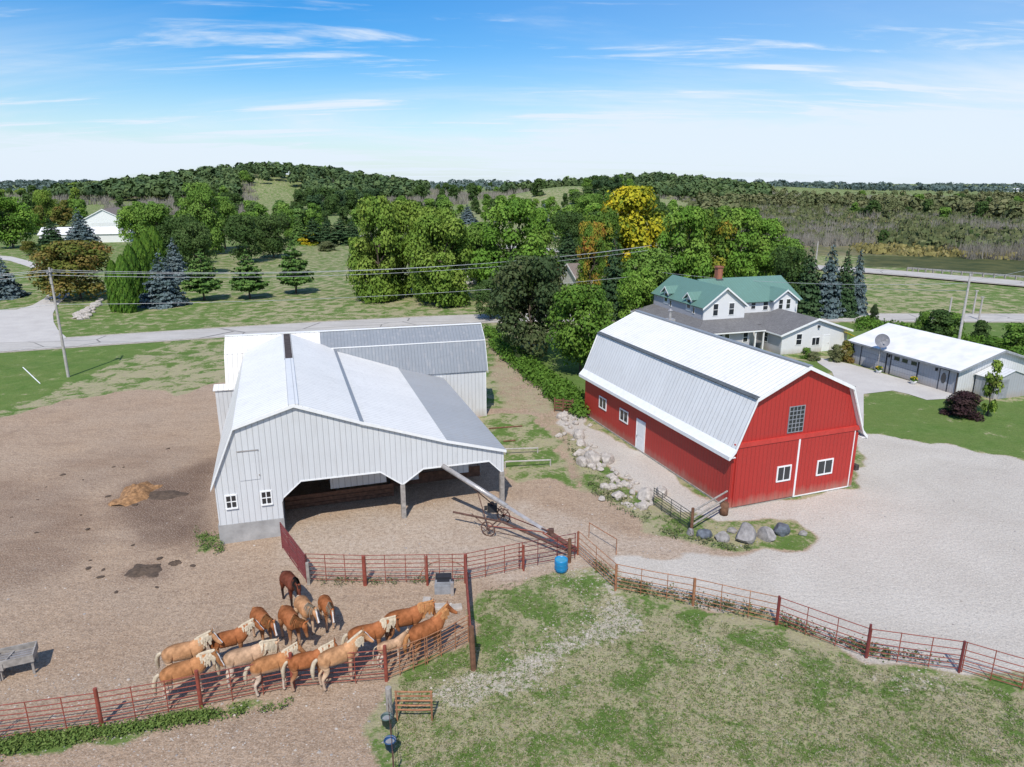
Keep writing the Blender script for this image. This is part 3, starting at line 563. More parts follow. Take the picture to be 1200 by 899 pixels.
# ---- farmhouse ---------------------------------------------------------------------------------------------
fo = wp(45.9, 71.1)
hs = empty('farmhouse', (fo.x, fo.y, 0), TH, 'white two storey farmhouse with steep green metal roofs and grey shingled porches', 'house')
HU, HW = 45.9, 71.1
def hb(u0, w0, z0, u1_, w1, z1): return (u0-HU, w0-HW, z0, u1_-HU, w1-HW, z1)
q = lambda u, w, z: (u-HU, w-HW, z)
eA, pA = 5.0, 7.2
m = MB(); m.wall([q(46.2,71.1,0),q(51.8,71.1,0),q(51.8,71.1,eA),q(49,71.1,pA-.12),q(46.2,71.1,eA)], (0,-1,0), .12); m.build('wall', M['lap_white'], hs, label='white south gable wall')
m = MB(); m.box(*hb(46.2,71.22,0,46.32,83,eA)); m.build('wall', M['lap_shaded'], hs, label='white west wall with painted shade')
m = MB(); m.wall([q(46.2,83,0),q(51.8,83,0),q(51.8,83,eA),q(49,83,pA-.12),q(46.2,83,eA)], (0,1,0), .12); m.build('wall', M['lap_white'], hs, label='north gable wall')
m = MB(); m.box(*hb(51.8,73.4,0,61.2,73.52,eA)); m.build('wall', M['lap_white'], hs, label='white south wall of the east wing')
m = MB(); m.wall([q(61.2,73.52,0),q(61.2,73.52,eA),q(61.2,77.6,7.2),q(61.2,81.7,eA),q(61.2,81.7,0)], (1,0,0), .12); m.build('wall', M['lap_white'], hs, label='east gable wall')
m = MB(); m.box(*hb(51.8,81.6,0,61.0,81.7,eA)); m.build('wall', M['lap_white'], hs, label='north wall of the east wing')
m = MB(); m.slab([q(49,70.75,pA),q(45.9,70.75,eA-.12),q(45.9,83.3,eA-.12),q(49,83.3,pA)], .1); m.build('roof', M['green_roof'], hs, label='west green roof slope')
m = MB(); m.slab([q(49,70.75,pA),q(52.1,70.75,eA-.12),q(52.1,83.3,eA-.12),q(49,83.3,pA)], .1); m.build('roof', M['green_roof'], hs, label='east green roof slope of the gable wing')
m = MB(); m.slab([q(49.2,77.6,7.3),q(61.6,77.6,7.3),q(61.6,73.0,4.85),q(50.5,73.0,4.85)], .1); m.build('roof', M['green_roof'], hs, label='south green roof slope of the east wing')
m = MB(); m.slab([q(49.2,77.6,7.3),q(61.6,77.6,7.3),q(61.6,82.2,4.85),q(50.5,82.2,4.85)], .1); m.build('roof', M['green_roof'], hs, label='north green roof slope')
m = MB()
for a, za, b, zb in ((45.86,eA-.14,49,pA),(52.14,eA-.14,49,pA)): m.wall([q(a,70.72,za),q(b,70.72,zb),q(b,70.72,zb-.22),q(a,70.72,za-.22)], (0,-1,0), .03)
m.build('fascia', M['white_trim'], hs)
# cross gable on the east wing
C0, C1, CWf = 57.1, 60.2, 72.6
m = MB(); m.wall([q(C0,CWf,2.5),q(C1,CWf,2.5),q(C1,CWf,5.05),q((C0+C1)/2,CWf,6.15),q(C0,CWf,5.05)], (0,-1,0), .1); m.box(*hb(C0,CWf+.1,2.5,C0+.1,73.4,5.0)); m.box(*hb(C1-.1,CWf+.1,2.5,C1,73.4,5.0)); m.build('wall', M['lap_white'], hs, label='small cross gable wall')
cm = (C0+C1)/2
for s in (-1, 1): m = MB(); m.slab([q(cm,CWf-.3,6.3),q(cm+s*1.9,CWf-.3,4.98),q(cm+s*1.9,73.9,4.98),q(cm,76.0,6.3)], .08); m.build('roof', M['green_roof'], hs, label='cross gable roof slope')
m = MB()
for s in (-1, 1): m.wall([q(cm,CWf-.33,6.3),q(cm+s*1.93,CWf-.33,4.96),q(cm+s*1.93,CWf-.33,4.78),q(cm,CWf-.33,6.1)], (0,-1,0), .03)
m.build('fascia', M['white_trim'], hs)
# west dormers
for wd in (79.7, 74.3):
    dm = empty('dormer', q(46.2, wd, 0)); dm.parent = hs
    m = MB(); m.wall([(-.05,-.62,4.0),(-.05,.62,4.0),(-.05,.62,5.55),(-.05,0,6.15),(-.05,-.62,5.55)], (-1,0,0), .1); m.box(.05,-.62,4.6,1.2,-.54,5.5); m.box(.05,.54,4.6,1.2,.62,5.5); m.build('wall', M['lap_white'], dm)
    for s in (-1, 1): m = MB(); m.slab([(-.35,0,6.3),(-.35,s*1.0,5.45),(1.0,s*1.0,5.45),(1.9,0,6.3)], .07); m.build('roof', M['green_roof'], dm)
    m = MB()
    for s in (-1, 1): m.wall([(-.38,0,6.28),(-.38,s*1.02,5.42),(-.38,s*1.02,5.26),(-.38,0,6.1)], (-1,0,0), .03)
    m.build('fascia', M['white_trim'], dm)
    m = MB(); m.box(-.08,-.3,4.35,-.04,.3,5.35); m.build('pane', M['glass'], dm)
    window(hs, 'u', .3, wd-HW-1.35, wd-HW-.95, 3.9, 4.6, (1,1), -1, .05)
for a0, a1, z0, z1 in ((47.47,48.1,4.0,5.35),(49.62,50.28,4.0,5.35)): window(hs, 'w', 0, a0-HU, a1-HU, z0-.1, z1-.1, (1,2), -1, .06)
window(hs, 'w', 2.3, 54.35-HU, 54.95-HU, 3.95, 4.75, (1,2), -1, .06); window(hs, 'w', 2.3, 56.1-HU, 56.75-HU, 3.75, 4.75, (1,2), -1, .06)
window(hs, 'w', CWf-HW, 57.75-HU, 58.3-HU, 3.9, 5.05, (1,2), -1, .06); window(hs, 'w', CWf-HW, 58.85-HU, 59.4-HU, 3.9, 5.05, (1,2), -1, .06)
ch = MB(); ch.box(*hb(51.8,77.2,6.4,52.5,77.9,8.6)); ch.box(*hb(51.72,77.12,8.6,52.58,77.98,8.8)); ch = ch.build('chimney', M['brick'], hs)
m = MB(); m.box(*hb(51.68,77.1,6.6,52.62,78,7.25)); m.build('flashing', M['black_roof'], ch)
# grey shingled porch around the gable wing
m = MB(); m.slab([q(46.2,71.05,3.45),q(51.9,71.05,3.45),q(52.6,67.9,2.55),q(43.4,67.9,2.55)], .1); m.build('porch_roof', M['shingle'], hs, label='south slope of the porch roof')
m = MB(); m.slab([q(46.15,71.05,3.45),q(46.15,83,3.45),q(43.4,84,2.55),q(43.4,67.9,2.55)], .1); m.build('porch_roof', M['shingle'], hs, label='west slope of the porch roof')
m = MB(); m.slab([q(51.9,73.35,3.5),q(57.1,73.35,3.5),q(56,70.2,2.7),q(51.9,70.2,2.7)], .1); m.build('porch_roof', M['shingle'], hs, label='link roof between the porch and the annex')
m = MB(); m.box(*hb(43.4,67.88,2.36,52.6,67.95,2.5)); m.box(*hb(43.38,67.95,2.36,43.44,84,2.5)); m.build('fascia', M['white_trim'], hs)
m = MB(); m.box(*hb(44.2,68.6,0,51.0,68.7,2.5)); m.box(*hb(44.2,68.7,0,44.3,83.4,2.5)); m.build('wall', M['lap_shaded'], hs, label='enclosed porch wall with painted shade')
for a0, a1 in ((46.6,47.3),(47.6,48.2),(50.1,50.7)): window(hs, 'w', 68.6-HW, a0-HU, a1-HU, 1.1, 2.2, (1,2), -1, .06)
for u in (51.3, 52.4): m = MB(); m.box(*hb(u,68.0,0,u+.14,68.14,2.45)); m.build('porch_post', M['white_trim'], hs)
m = MB(); m.box(*hb(51.0,70.3,0,53.2,70.4,2.6)); m.build('wall', M['lap_white'], hs, label='white wall behind the porch post')
# annex
an = [(53.2,65.7),(62.3,65.7)]
m = MB(); m.wall([q(53.2,65.7,-.1),q(62.3,65.7,-.1),q(62.3,65.7,2.45),q(57.75,65.7,3.88),q(53.2,65.7,2.45)], (0,-1,0), .12); m.build('wall', M['lap_white'], hs, label='white annex gable wall')
m = MB(); m.box(*hb(53.2,65.82,-.1,53.32,72.5,2.45)); m.build('wall', M['lap_shaded'], hs, label='west wall of the annex with painted shade')
m = MB(); m.box(*hb(62.18,65.82,-.1,62.3,72.5,2.45)); m.build('wall', M['lap_white'], hs, label='east wall of the annex')
for s in (-1, 1): m = MB(); m.slab([q(57.75,65.35,4.0),q(57.75+s*4.95,65.35,2.38),q(57.75+s*4.95,72.6,2.38),q(57.75,72.6,4.0)], .09); m.build('roof', M['shingle'], hs, label='annex roof slope')
m = MB()
for s in (-1, 1): m.wall([q(57.75,65.32,4.02),q(57.75+s*5.0,65.32,2.38),q(57.75+s*5.0,65.32,2.14),q(57.75,65.32,3.78)], (0,-1,0), .03)
m.box(*hb(52.77,65.3,2.2,52.82,72.6,2.36)); m.build('fascia', M['white_trim'], hs)
window(hs, 'w', 65.7-HW, 55.15-HU, 55.85-HU, 1.05, 2.25, (1,2), -1, .07); window(hs, 'w', 65.7-HW, 57.35-HU, 58.35-HU, .85, 1.7, (2,1), -1, .07)
window(hs, 'u', 53.2-HU, 68.2-HW, 68.9-HW, 1.0, 2.1, (1,2), -1, .06)
door(hs, 'w', 65.7-HW, 58.85-HU, 59.75-HU, -.05, 1.85, label='white annex door'); 
m = MB(); m.box(*hb(57.9,65.45,2.9,58.1,65.7,3.15)); m.build('wall_lamp', M['black_plastic'], hs)
# ---- other buildings far off --------------------------------------------------------------------------------
def gable_house(x, y, rz, w, l, he_, hp_, wallm, roofm, name, label, cat='house', door_=True, eave=.35):
    """gable faces local -y; ridge runs along y"""
    b = empty(name, (x, y, float(tz(x, y))), rz, label, cat)
    m = MB(); m.wall([(-w/2,0,-.5),(w/2,0,-.5),(w/2,0,he_),(0,0,hp_-.1),(-w/2,0,he_)], (0,-1,0), .15); m.build('wall', M[wallm], b)
    m = MB(); m.wall([(-w/2,l,-.5),(w/2,l,-.5),(w/2,l,he_),(0,l,hp_-.1),(-w/2,l,he_)], (0,1,0), .15); m.build('wall', M[wallm], b)
    for s in (-1, 1):
        m = MB(); m.box(s*w/2,.15,-.5,s*(w/2-.15),l-.15,he_); m.build('wall', M[wallm], b)
        m = MB(); m.slab([(0,-eave,hp_),(s*(w/2+eave),-eave,he_-.12),(s*(w/2+eave),l+eave,he_-.12),(0,l+eave,hp_)], .12); m.build('roof', M[roofm], b)
        m = MB(); m.wall([(0,-eave-.04,hp_),(s*(w/2+eave),-eave-.04,he_-.1),(s*(w/2+eave),-eave-.04,he_-.4),(0,-eave-.04,hp_-.3)], (0,-1,0), .05); m.build('fascia', M['white_trim'], b)
    if door_: m = MB(); m.box(-w*.28,-.06,0,w*.28,-.005,he_*.85); m.build('garage_door', M['lap_white'], b)
    return b
p1 = at(124,275); B1 = gable_house(p1.x, p1.y, .25, 15.5, 22, 5.2, 9.3, 'white_trim', 'shingle_brown', 'white_shed', 'white gabled outbuilding with grey brown roof beyond the trees at upper left', 'building')
p1 = at(70,288); B2 = gable_house(p1.x-12, p1.y+12, .25-PI/2, 9, 26, 2.8, 4.8, 'white_trim', 'old_white_roof', 'low_house', 'low house with long pale roof half hidden behind spruces at upper left', 'house', False)
p1 = at(672,338); gable_house(p1.x-1, p1.y, .31-PI/2, 8, 9, 2.5, 4.6, 'lap_white', 'shingle_brown', 'neighbour_house', 'small house with pale brown roof glimpsed between dark maple and spruce', 'house', False)
p1 = at(563,333); gable_house(p1.x, p1.y, .2, 7, 9, 4.5, 7.2, 'lap_white', 'shingle', 'white_house', 'white house mostly hidden behind the bright green willow', 'house', False)
# garden shed beside the garage
sp = wp(61.6, 45.47)
sh = empty('garden_shed', (sp.x-1.2, sp.y-.6, 0), TH, 'small grey metal garden shed beside the garage gable', 'shed')
m = MB(); m.wall([(0,0,0),(4,0,0),(4,0,1.9),(2,0,2.55),(0,0,1.9)], (0,-1,0), .05); m.build('wall', M['garage_wall'], sh, label='shed gable')
m = MB(); m.box(0,.06,0,.05,2.0,1.9); m.build('wall', M['garage_wall'], sh, label='shed side')
m = MB(); m.box(3.95,.06,0,4,2.0,1.9); m.build('wall', M['garage_wall'], sh, label='shed far side')
for s in (-1, 1): m = MB(); m.slab([(2,-.12,2.6),(2+s*2.15,-.12,1.88),(2+s*2.15,2.1,1.88),(2,2.1,2.6)], .04); m.build('roof', M['old_white_roof'] if s > 0 else M['pale_roof'], sh)
m = MB(); m.box(.5,-.04,.03,1.5,-.005,1.8); m.box(-.03,.5,.03,-.002,1.3,1.75); m.build('door', M['grey_plastic'], sh)
def far_house(px, py, w, lab):
    g = at(px, py); x, y = g.x, g.y; gable_house(x, y, rng.uniform(-.5,.5), w, w*1.3, 5, 8, 'white_trim', 'old_white_roof', 'distant_farmhouse', lab, 'house', False, .2)
far_house(460,226,13,'tiny white farm building far off beside the tall mast'); far_house(508,222,16,'tiny pale farmstead on the horizon right of the mast'); far_house(1196,224,18,'tiny white farmhouse on the horizon at the right edge')
g = at(461,228); mb = MB(); mb.tube((g.x,g.y,0),(g.x,g.y,height_at(461,207,g)),.9,.6,n=6); mb.build('radio_mast', M['white_trim'], label='tall thin pale mast on the far horizon behind the woods', cat='mast')
# ------------------------------------------------------------------ horses
def coat(name, c, belly, leg, leg_z=.62, dark=None):
    k = N(name); co = k.coord(); z = k.sep(co)[2]; n = k.noise(co, 3, 3); n2 = k.noise(co, 18, 3)
    col = k.mix(k.mapr(k.noise(co, 1.7, 3), .36, .64), tuple(x*.55 for x in c), tuple(min(1, x*1.45+.02) for x in c))
    col = k.mix(k.mapr(k.math('ADD', z, k.math('MULTIPLY', n, .12)), 1.0, 1.28, .75, 0), col, belly)
    col = k.mix(k.mapr(k.math('ADD', z, k.math('MULTIPLY', n, .15)), leg_z-.12, leg_z+.14, 1, 0), col, leg)
    col = k.mix(k.mapr(z, .07, .10, 1, 0), col, (.06,.05,.045)); col = k.mix(k.mapr(n2, .5, .8, 0, .2), col, tuple(x*.5 for x in c))
    k.bump(k.math('ADD', n2, k.noise(co, 5, 3)), .5, .03)
    return k.fin(col, .8, 0, .15)
COAT = {
 'sorrel': coat('sorrel_coat', (.29,.095,.028), (.34,.17,.085), (.42,.28,.19)),
 'red': coat('red_sorrel_coat', (.17,.045,.018), (.24,.085,.04), (.42,.22,.12)),
 'gold': coat('golden_sorrel_coat', (.35,.15,.055), (.66,.54,.43), (.56,.45,.36)),
 'tan': coat('light_chestnut_coat', (.42,.215,.10), (.60,.44,.30), (.50,.37,.27)),
 'pale': coat('pale_sorrel_coat', (.42,.26,.155), (.70,.61,.52), (.56,.46,.37)),
 'bay': coat('dark_bay_coat', (.13,.03,.012), (.12,.03,.015), (.03,.02,.018), .7)}
M['flaxen'] = plain('flaxen_hair', (.52,.43,.31), .8, var=.25, scale=9); M['black_hair'] = plain('black_hair', (.025,.02,.018), .7); M['blaze'] = plain('white_face_blaze', (.80,.76,.72), .7, var=.05)
M['sorrel_hair'] = plain('sorrel_hair', (.42,.19,.07), .8, var=.3, scale=9)
def skin_mesh(name, verts, edges, radii, mat, sub=2, root=0):
    me = bpy.data.meshes.new(name+'_armature'); me.from_pydata(verts, edges, []); o = bpy.data.objects.new(name, me); COL.objects.link(o)
    md = o.modifiers.new('skin', 'SKIN'); md.use_smooth_shade = True
    if not me.skin_vertices: me.skin_vertices.new() if hasattr(me.skin_vertices, 'new') else None
    for i, r in enumerate(radii):
        rr = r if isinstance(r, (tuple, list)) else (r, r); me.skin_vertices[0].data[i].radius = rr
        me.skin_vertices[0].data[i].use_root = (i == root)
    s = o.modifiers.new('sub', 'SUBSURF'); s.levels = sub; s.render_levels = sub
    dg = bpy.context.evaluated_depsgraph_get(); dg.update()
    m2 = bpy.data.meshes.new_from_object(o.evaluated_get(dg)); bpy.data.objects.remove(o); m2.name = name
    m2.materials.clear(); m2.materials.append(mat); m2.polygons.foreach_set('use_smooth', [True]*len(m2.polygons)); return m2
def rotz(p, c, a):
    x, y = p[0]-c[0], p[1]-c[1]; return (c[0]+x*math.cos(a)-y*math.sin(a), c[1]+x*math.sin(a)+y*math.cos(a), p[2])
def make_horse(rear, front, label, coatk='sorrel', hair='flaxen', neck=35, yaw=0, s=1.0, blaze=True, stride=.0, tail=.0, foal=False):
    a, b = at(*rear), at(*front); c = (a+b)/2; th = math.atan2(b.y-a.y, b.x-a.x)
    root = empty('horse', (c.x, c.y, 0), th, label, 'horse', 'horses in the paddock')
    root.scale = (s*.84, s*.92, s*.97)
    na = R(neck); nb = (.62,0,1.40); V = []; Ed = []; Rr = []
    def v(p, r, pr_=None):
        V.append(p); Rr.append(r); i = len(V)-1
        if pr_ is not None: Ed.append((pr_, i))
        return i
    lg = 1.18 if foal else 1.0; dz = (lg-1)*.9; bd = .80 if foal else 1.0
    B_ = lambda x, z: (x, 0, z+dz)
    i0 = v(B_(-.10,1.22), (.36*bd,.37*bd)); i1 = v(B_(-.48,1.26), (.35*bd,.33*bd), i0); i2 = v(B_(-.78,1.30), (.34*bd,.32*bd), i1); i3 = v(B_(-1.00,1.26), (.22*bd,.22*bd), i2)
    j1 = v(B_(.28,1.24), (.33*bd,.36*bd), i0); j2 = v(B_(.56,1.30), (.26*bd,.33*bd), j1)
    def nk(d, up=0.0):
        d = d*.76
        p = (nb[0]+d*math.cos(na)-up*math.sin(na), 0, nb[2]+dz+d*math.sin(na)+up*math.cos(na)); return rotz(p, nb, R(yaw)*min(1, d/.8)*.8)
    n1 = v(nk(.22), (.18,.30), j2); n2 = v(nk(.52), (.135,.23), n1); n3 = v(nk(.80), (.11,.165), n2)
    hd = R(neck-82 if neck > 0 else neck-40)                   # the head hangs down from the poll
    pl = nk(.88, .03); hc = math.cos(R(yaw)); hsn = math.sin(R(yaw))
    def hp_(d, dn=0.0, side=0.0): return (pl[0]+(d*math.cos(hd)+dn*math.sin(hd))*hc-side*hsn, pl[1]+(d*math.cos(hd)+dn*math.sin(hd))*hsn+side*hc, pl[2]+d*math.sin(hd)-dn*math.cos(hd))
    h0 = v(hp_(.02,.02), (.10,.115), n3); h1_ = v(hp_(.22,.06), (.095,.13), h0); h2_ = v(hp_(.42,.07), (.065,.09), h1_); h3_ = v(hp_(.58,.06), (.068,.075), h2_); v(hp_(.66,.06), (.045,.05), h3_)
    for sd in (-1, 1): e = v(hp_(-.04,-.10,sd*.07), .028, h0); v(hp_(-.10,-.20,sd*.085), .012, e)
    k_ = 1 if not foal else 1
    for sd in (-1, 1):
        st = stride*(1 if sd > 0 else -1)
        f0 = v((.44,sd*.17*bd,1.05+dz), (.13,.16), j1 if False else j2); f1 = v((.44+st*.10,sd*.18*bd,.80+dz), (.085,.095), f0); f2 = v((.46+st*.22,sd*.18*bd,.48+dz*.5), .068, f1); f3 = v((.45+st*.30,sd*.18*bd,.16), .055, f2); v((.50+st*.33,sd*.18*bd,.02), .075, f3)
        g0 = v((-.68,sd*.19*bd,1.02+dz), (.16,.22), i2); g1 = v((-.62-st*.10,sd*.20*bd,.82+dz), (.11,.15), g0); g2 = v((-.86-st*.18,sd*.19*bd,.54+dz*.5), (.065,.08), g1); g3 = v((-.82-st*.22,sd*.19*bd,.18), .055, g2); v((-.77-st*.22,sd*.19*bd,.02), .078, g3)
    me = skin_mesh('horse_body', V, Ed, Rr, COAT[coatk], 2, 0)
    ob = bpy.data.objects.new('body', me); COL.objects.link(ob); ob.parent = root
    # tail
    tx = -.98; tl = [(tx+.06,0,1.36+dz),(tx-.12,tail*.3,1.27+dz),(tx-.22,tail,.95+dz),(tx-.20,tail*1.3,.55+dz*.5)]
    me = skin_mesh('tail', tl, [(0,1),(1,2),(2,3)], [.07,.10,.12,.05] if not foal else [.03,.04,.045,.02], M[hair], 1); o = bpy.data.objects.new('tail', me); COL.objects.link(o); o.parent = root
    # mane: ragged locks along the crest, with a forelock
    m = MB(); rr = random.Random(len(V)+int(rear[0]))
    nlock = 16 if not foal else 9
    for i, side in [(i, s_) for i in range(nlock) for s_ in (-1, 1)]:
        d = .10+.78*i/(nlock-1); up = .34-.17*(d/.88) if not foal else .24-.12*(d/.88)
        p = nk(d, up+.02); q_ = nk(d-.02, up-.14); L_ = (.34+.12*rr.random())*(.45 if foal else 1)
        a0 = Vector(p); sdv = Vector((0, side, 0)); 
        b0 = Vector(q_)+sdv*((.24-.11*d/.88)*(.6 if foal else 1)); b0.z -= L_*rr.uniform(.25,1.0)*(1.0 if d > .2 else .7); b1_ = Vector(nk(d+.03, up-.02))+Vector((0,-side*.06,0))
        w = Vector((.065,0,.035))
        m.add([a0-w, a0+w, b0+w*.35, b0-w*.45, b1_-w, b1_+w, (a0+b0)/2+sdv*.05+w, (a0+b0)/2+sdv*.05-w], [(0,1,6,7),(7,6,2,3),(4,5,1,0)])
    fp_ = [hp_(-.03,-.12,0), hp_(.14,-.08,.045), hp_(.16,-.085,-.045), hp_(-.02,-.11,.05), hp_(-.02,-.11,-.05)]
    m.add(fp_, [(0,3,1),(0,4,2),(0,1,2)])
    m.build('mane', M[hair], root)
    if blaze:
        m = MB(); pts = []
        for d, w_, up in ((.06,.022,-.105),(.20,.038,-.085),(.36,.034,-.035),(.50,.035,-.02),(.62,.05,.0)):
            pts += [hp_(d, up, w_), hp_(d, up-.014, 0), hp_(d, up, -w_)]
        fs = []
        for i in range(4):
            for j in range(2): fs.append((3*i+j, 3*i+j+1, 3*i+j+4, 3*i+j+3))
        m.add(pts, fs); m.build('blaze', M['blaze'], root)
    return root
HORSES = [
 ((336,700),(350,716),'dark bay horse with black tail standing apart nearest the maroon pipe panel','bay','black_hair',10,-5,1.0,False,.1,.0,False),
 ((302,744),(318,764),'sorrel horse with broad white blaze facing the camera, left of the tight upper bunch','sorrel','sorrel_hair',15,12,1.0,True,.0,.0,False),
 ((334,742),(352,768),'deep orange sorrel horse with rump to the dirt in the middle of the upper bunch','sorrel','sorrel_hair',5,35,1.05,False,.1,.0,False),
 ((352,728),(368,752),'pale rumped sorrel horse with white blaze behind the deep orange one','tan','flaxen',20,15,1.0,True,.0,.0,False),
 ((379,722),(391,746),'slim light chestnut horse with a long white face at the right of the upper bunch','sorrel','flaxen',12,0,.88,True,.0,.0,False),
 ((203,799),(240,791),'golden sorrel horse with streaming flaxen tail behind the leftmost one','tan','flaxen',35,-8,1.05,True,.1,.2,False),
 ((203,825),(240,814),'golden draft horse nearest the fence at the far left of the group, facing right','gold','flaxen',25,-25,1.08,True,.2,.0,False),
 ((258,782),(288,774),'red brown horse with flaxen mane partly hidden at the back of the left row','sorrel','flaxen',35,-10,1.0,True,.0,.1,False),
 ((274,805),(310,797),'pale cream bellied horse standing third from the left by the fence','pale','flaxen',8,5,1.05,False,.1,.1,False),
 ((304,813),(340,804),'brown backed sorrel with white belly and cream mane, fourth along the fence','gold','flaxen',32,8,1.0,False,.2,.0,False),
 ((348,807),(381,800),'short red sorrel with cream mane pressed between two paler horses at the fence','sorrel','flaxen',30,8,.98,False,.0,.0,False),
 ((383,806),(416,794),'golden horse with raised head and white blaze, its cream mane standing out at the fence','tan','flaxen',42,-12,1.06,True,.1,.0,False),
 ((417,776),(450,769),'red sorrel horse standing just behind the small foal','sorrel','flaxen',15,5,1.05,False,.0,.0,False),
 ((457,760),(495,752),'bright chestnut horse at the back of the right end, head turned right','sorrel','sorrel_hair',12,10,1.12,False,.0,.0,False),
 ((449,783),(471,777),'small pale foal with short mane beside the rail fence','pale','flaxen',35,12,.74,False,.35,.1,True),
 ((487,776),(517,762),'chestnut horse at the right end with its neck raised above the bent rails','sorrel','sorrel_hair',45,-8,1.08,False,.1,.0,False)]
for h in HORSES: make_horse(*h)
# ------------------------------------------------------------------ fences
def pipe_panel(a, b, h, z0, rails, mat, label, group, name='pipe_fence', r=.019, ups=2, cat='fence', rail_z=None, arch=False, parts=True):
    d = (b-a); L = d.length; th = math.atan2(d.y, d.x); e = empty(name, (a.x, a.y, 0), th, label, cat, group)
    zs = rail_z or [z0+(h-z0)*i/(rails-1) for i in range(rails)]
    m = MB(); rr = random.Random(int(a.x*100))
    for z in zs: 
        sag = rr.uniform(-.02,.02); m.path([(0,0,z),(L*.5,rr.uniform(-.015,.015),z+sag-.01),(L,0,z)], r, 6)
    m.build('rails', M[mat], e)
    for i in range(ups+2):
        x = L*i/(ups+1); x = min(max(x, .05), L-.05); m = MB(); m.tube((x,.0,.0),(x,.0,zs[-1]+.02), r*1.15 if i in (0, ups+1) else r, n=6); m.build('upright', M[mat], e)
    if arch: m = MB(); m.path([(.05,0,zs[-1]-.25),(.1,0,zs[-1]+.1),(.4,0,zs[-1]+.28),(L-.4,0,zs[-1]+.28),(L-.05,0,zs[-1])], r*1.2, 6); m.build('top_bow', M[mat], e)
    return e
def post(p, h, r, mat, label, group=None, square=False, lean=(0,0), name='fence_post', cap=True):
    m = MB()
    if square: m.box(-r,-r,-.1,r,r,h)
    else: m.tube((0,0,-.1),(lean[0],lean[1],h), r, r*.95, n=10)
    o = m.build(name, M[mat], label=label, cat='post', group=group); o.location = (p.x, p.y, 0); o.rotation_euler = (0,0,rng.uniform(0,.3)); return o
ordn = ['first','second','third','fourth','fifth','sixth','seventh','eighth']
# lower red fence, an arc past the horses
arc = [(-70,879),(-5,868),(119.5,851),(236,829),(344,807),(453,798),(500,779),(550,752)]
for i, (p, q_) in enumerate(zip(arc, arc[1:])):
    a, b = at(*p), at(*q_); pipe_panel(a, b, 1.42 if i < 5 else 1.3, .16, 7, 'red_pipe' if i < 5 else 'rust_pipe', f'red pipe fence panel, {ordn[i]} from the left along the bottom of the paddock', 'red pipe panels below the horses')
for i, p in enumerate(arc[2:6]): post(at(*p), 1.62, .075, 'red_pipe', f'thick red fence post, {ordn[i]} from the left along the lower paddock fence', 'red posts of the lower fence')
# post pair and gate seen end on
pA_, pB_ = at(546,683), at(555,785)
post(pA_, 1.55, .09, 'red_pipe', 'tall red post where the back fence meets the gate seen end on')
post(pB_, 1.95, .12, 'wood_brown', 'thick brown wooden corner post standing in grass where the bent rails end', lean=(-.05,.1))
pipe_panel(pB_+Vector((-.08,.2,0)), pA_, 1.45, .2, 7, 'red_pipe', 'red pipe gate seen end on between the brown corner post and the back fence', None, name='gate', cat='gate', r=.035)
# maroon panel by the barn, back fence
pipe_panel(at(331,642), at(360,683), 1.5, .12, 12, 'maroon_pipe', 'maroon close-railed panel leading from the barn corner', None, r=.03)
bk = [(360,681),(428,683),(500,682),(546,681),(613,667),(668,656)]
for i, (p, q_) in enumerate(zip(bk, bk[1:])):
    a, b = at(*p), at(*q_)
    if i == 4: pipe_panel(a+Vector((-.25,0,0)), b+Vector((.3,.15,0)), 1.45, .2, 6, 'maroon_pipe', 'dark bow-topped gate at the right end of the back fence, under the auger foot', None, name='gate', cat='gate', arch=False)
    else: pipe_panel(a, b, 1.5, .14, 7, 'red_pipe', f'red pipe panel, {ordn[i]} from the maroon panel along the back fence', 'red pipe panels of the back fence')
post(at(362,685), 1.2, .07, 'wood_grey', 'short grey post at the corner of the maroon panel', square=True, lean=(.1,0))
for i, (p, h, r) in enumerate([((428,686),1.6,.10),((501,686),1.6,.06),((613.6,669),1.45,.05),((667,659),1.35,.10),((677,650),1.35,.06)]):
    post(at(*p), h, r, 'red_pipe' if i != 3 else 'wood_brown', f'red brown post, {ordn[i]} from the left along the back fence' if i != 3 else 'stout dark brown post just left of the blue barrel corner', 'posts of the back fence' if i != 3 else None)
# rusty fence along the yard
rf = [(677,650),(721,691),(812,709),(910,732),(1015,771),(1125,787),(1235,820)]
for i, (p, q_) in enumerate(zip(rf, rf[1:])):
    pipe_panel(at(*p), at(*q_), 1.38, .16, 6, 'rust_pipe' if i < 3 else 'red_pipe', f'rusty pipe panel, {ordn[i]} from the blue barrel along the gravel yard', 'rusty panels along the gravel yard', rail_z=[.14,.34,.54,.74,1.02,1.38], ups=2 if i else 1)
for i, (p, h) in enumerate([((721,692),1.4),((812,710),1.45),((909.5,732),1.45),((1014.5,771),1.6),((1123.5,788),1.45)]): post(at(*p), h, .055, 'rust_pipe' if i < 2 else 'maroon_pipe', f'rusty post, {ordn[i]} from the blue barrel along the yard fence', 'posts of the yard fence')
m = MB(); a = at(690,630); b = at(722,650); m.tube((a.x,a.y,.9),(b.x,b.y,.9), .025, n=6); m.tube((b.x,b.y,0),(b.x,b.y,.92),.025,n=6); m.tube((a.x,a.y,0),(a.x,a.y,.92),.025,n=6); m.build('guard_rail', M['rust_pipe'], label='thin rusty rail standing behind the first yard panel', cat='rail')
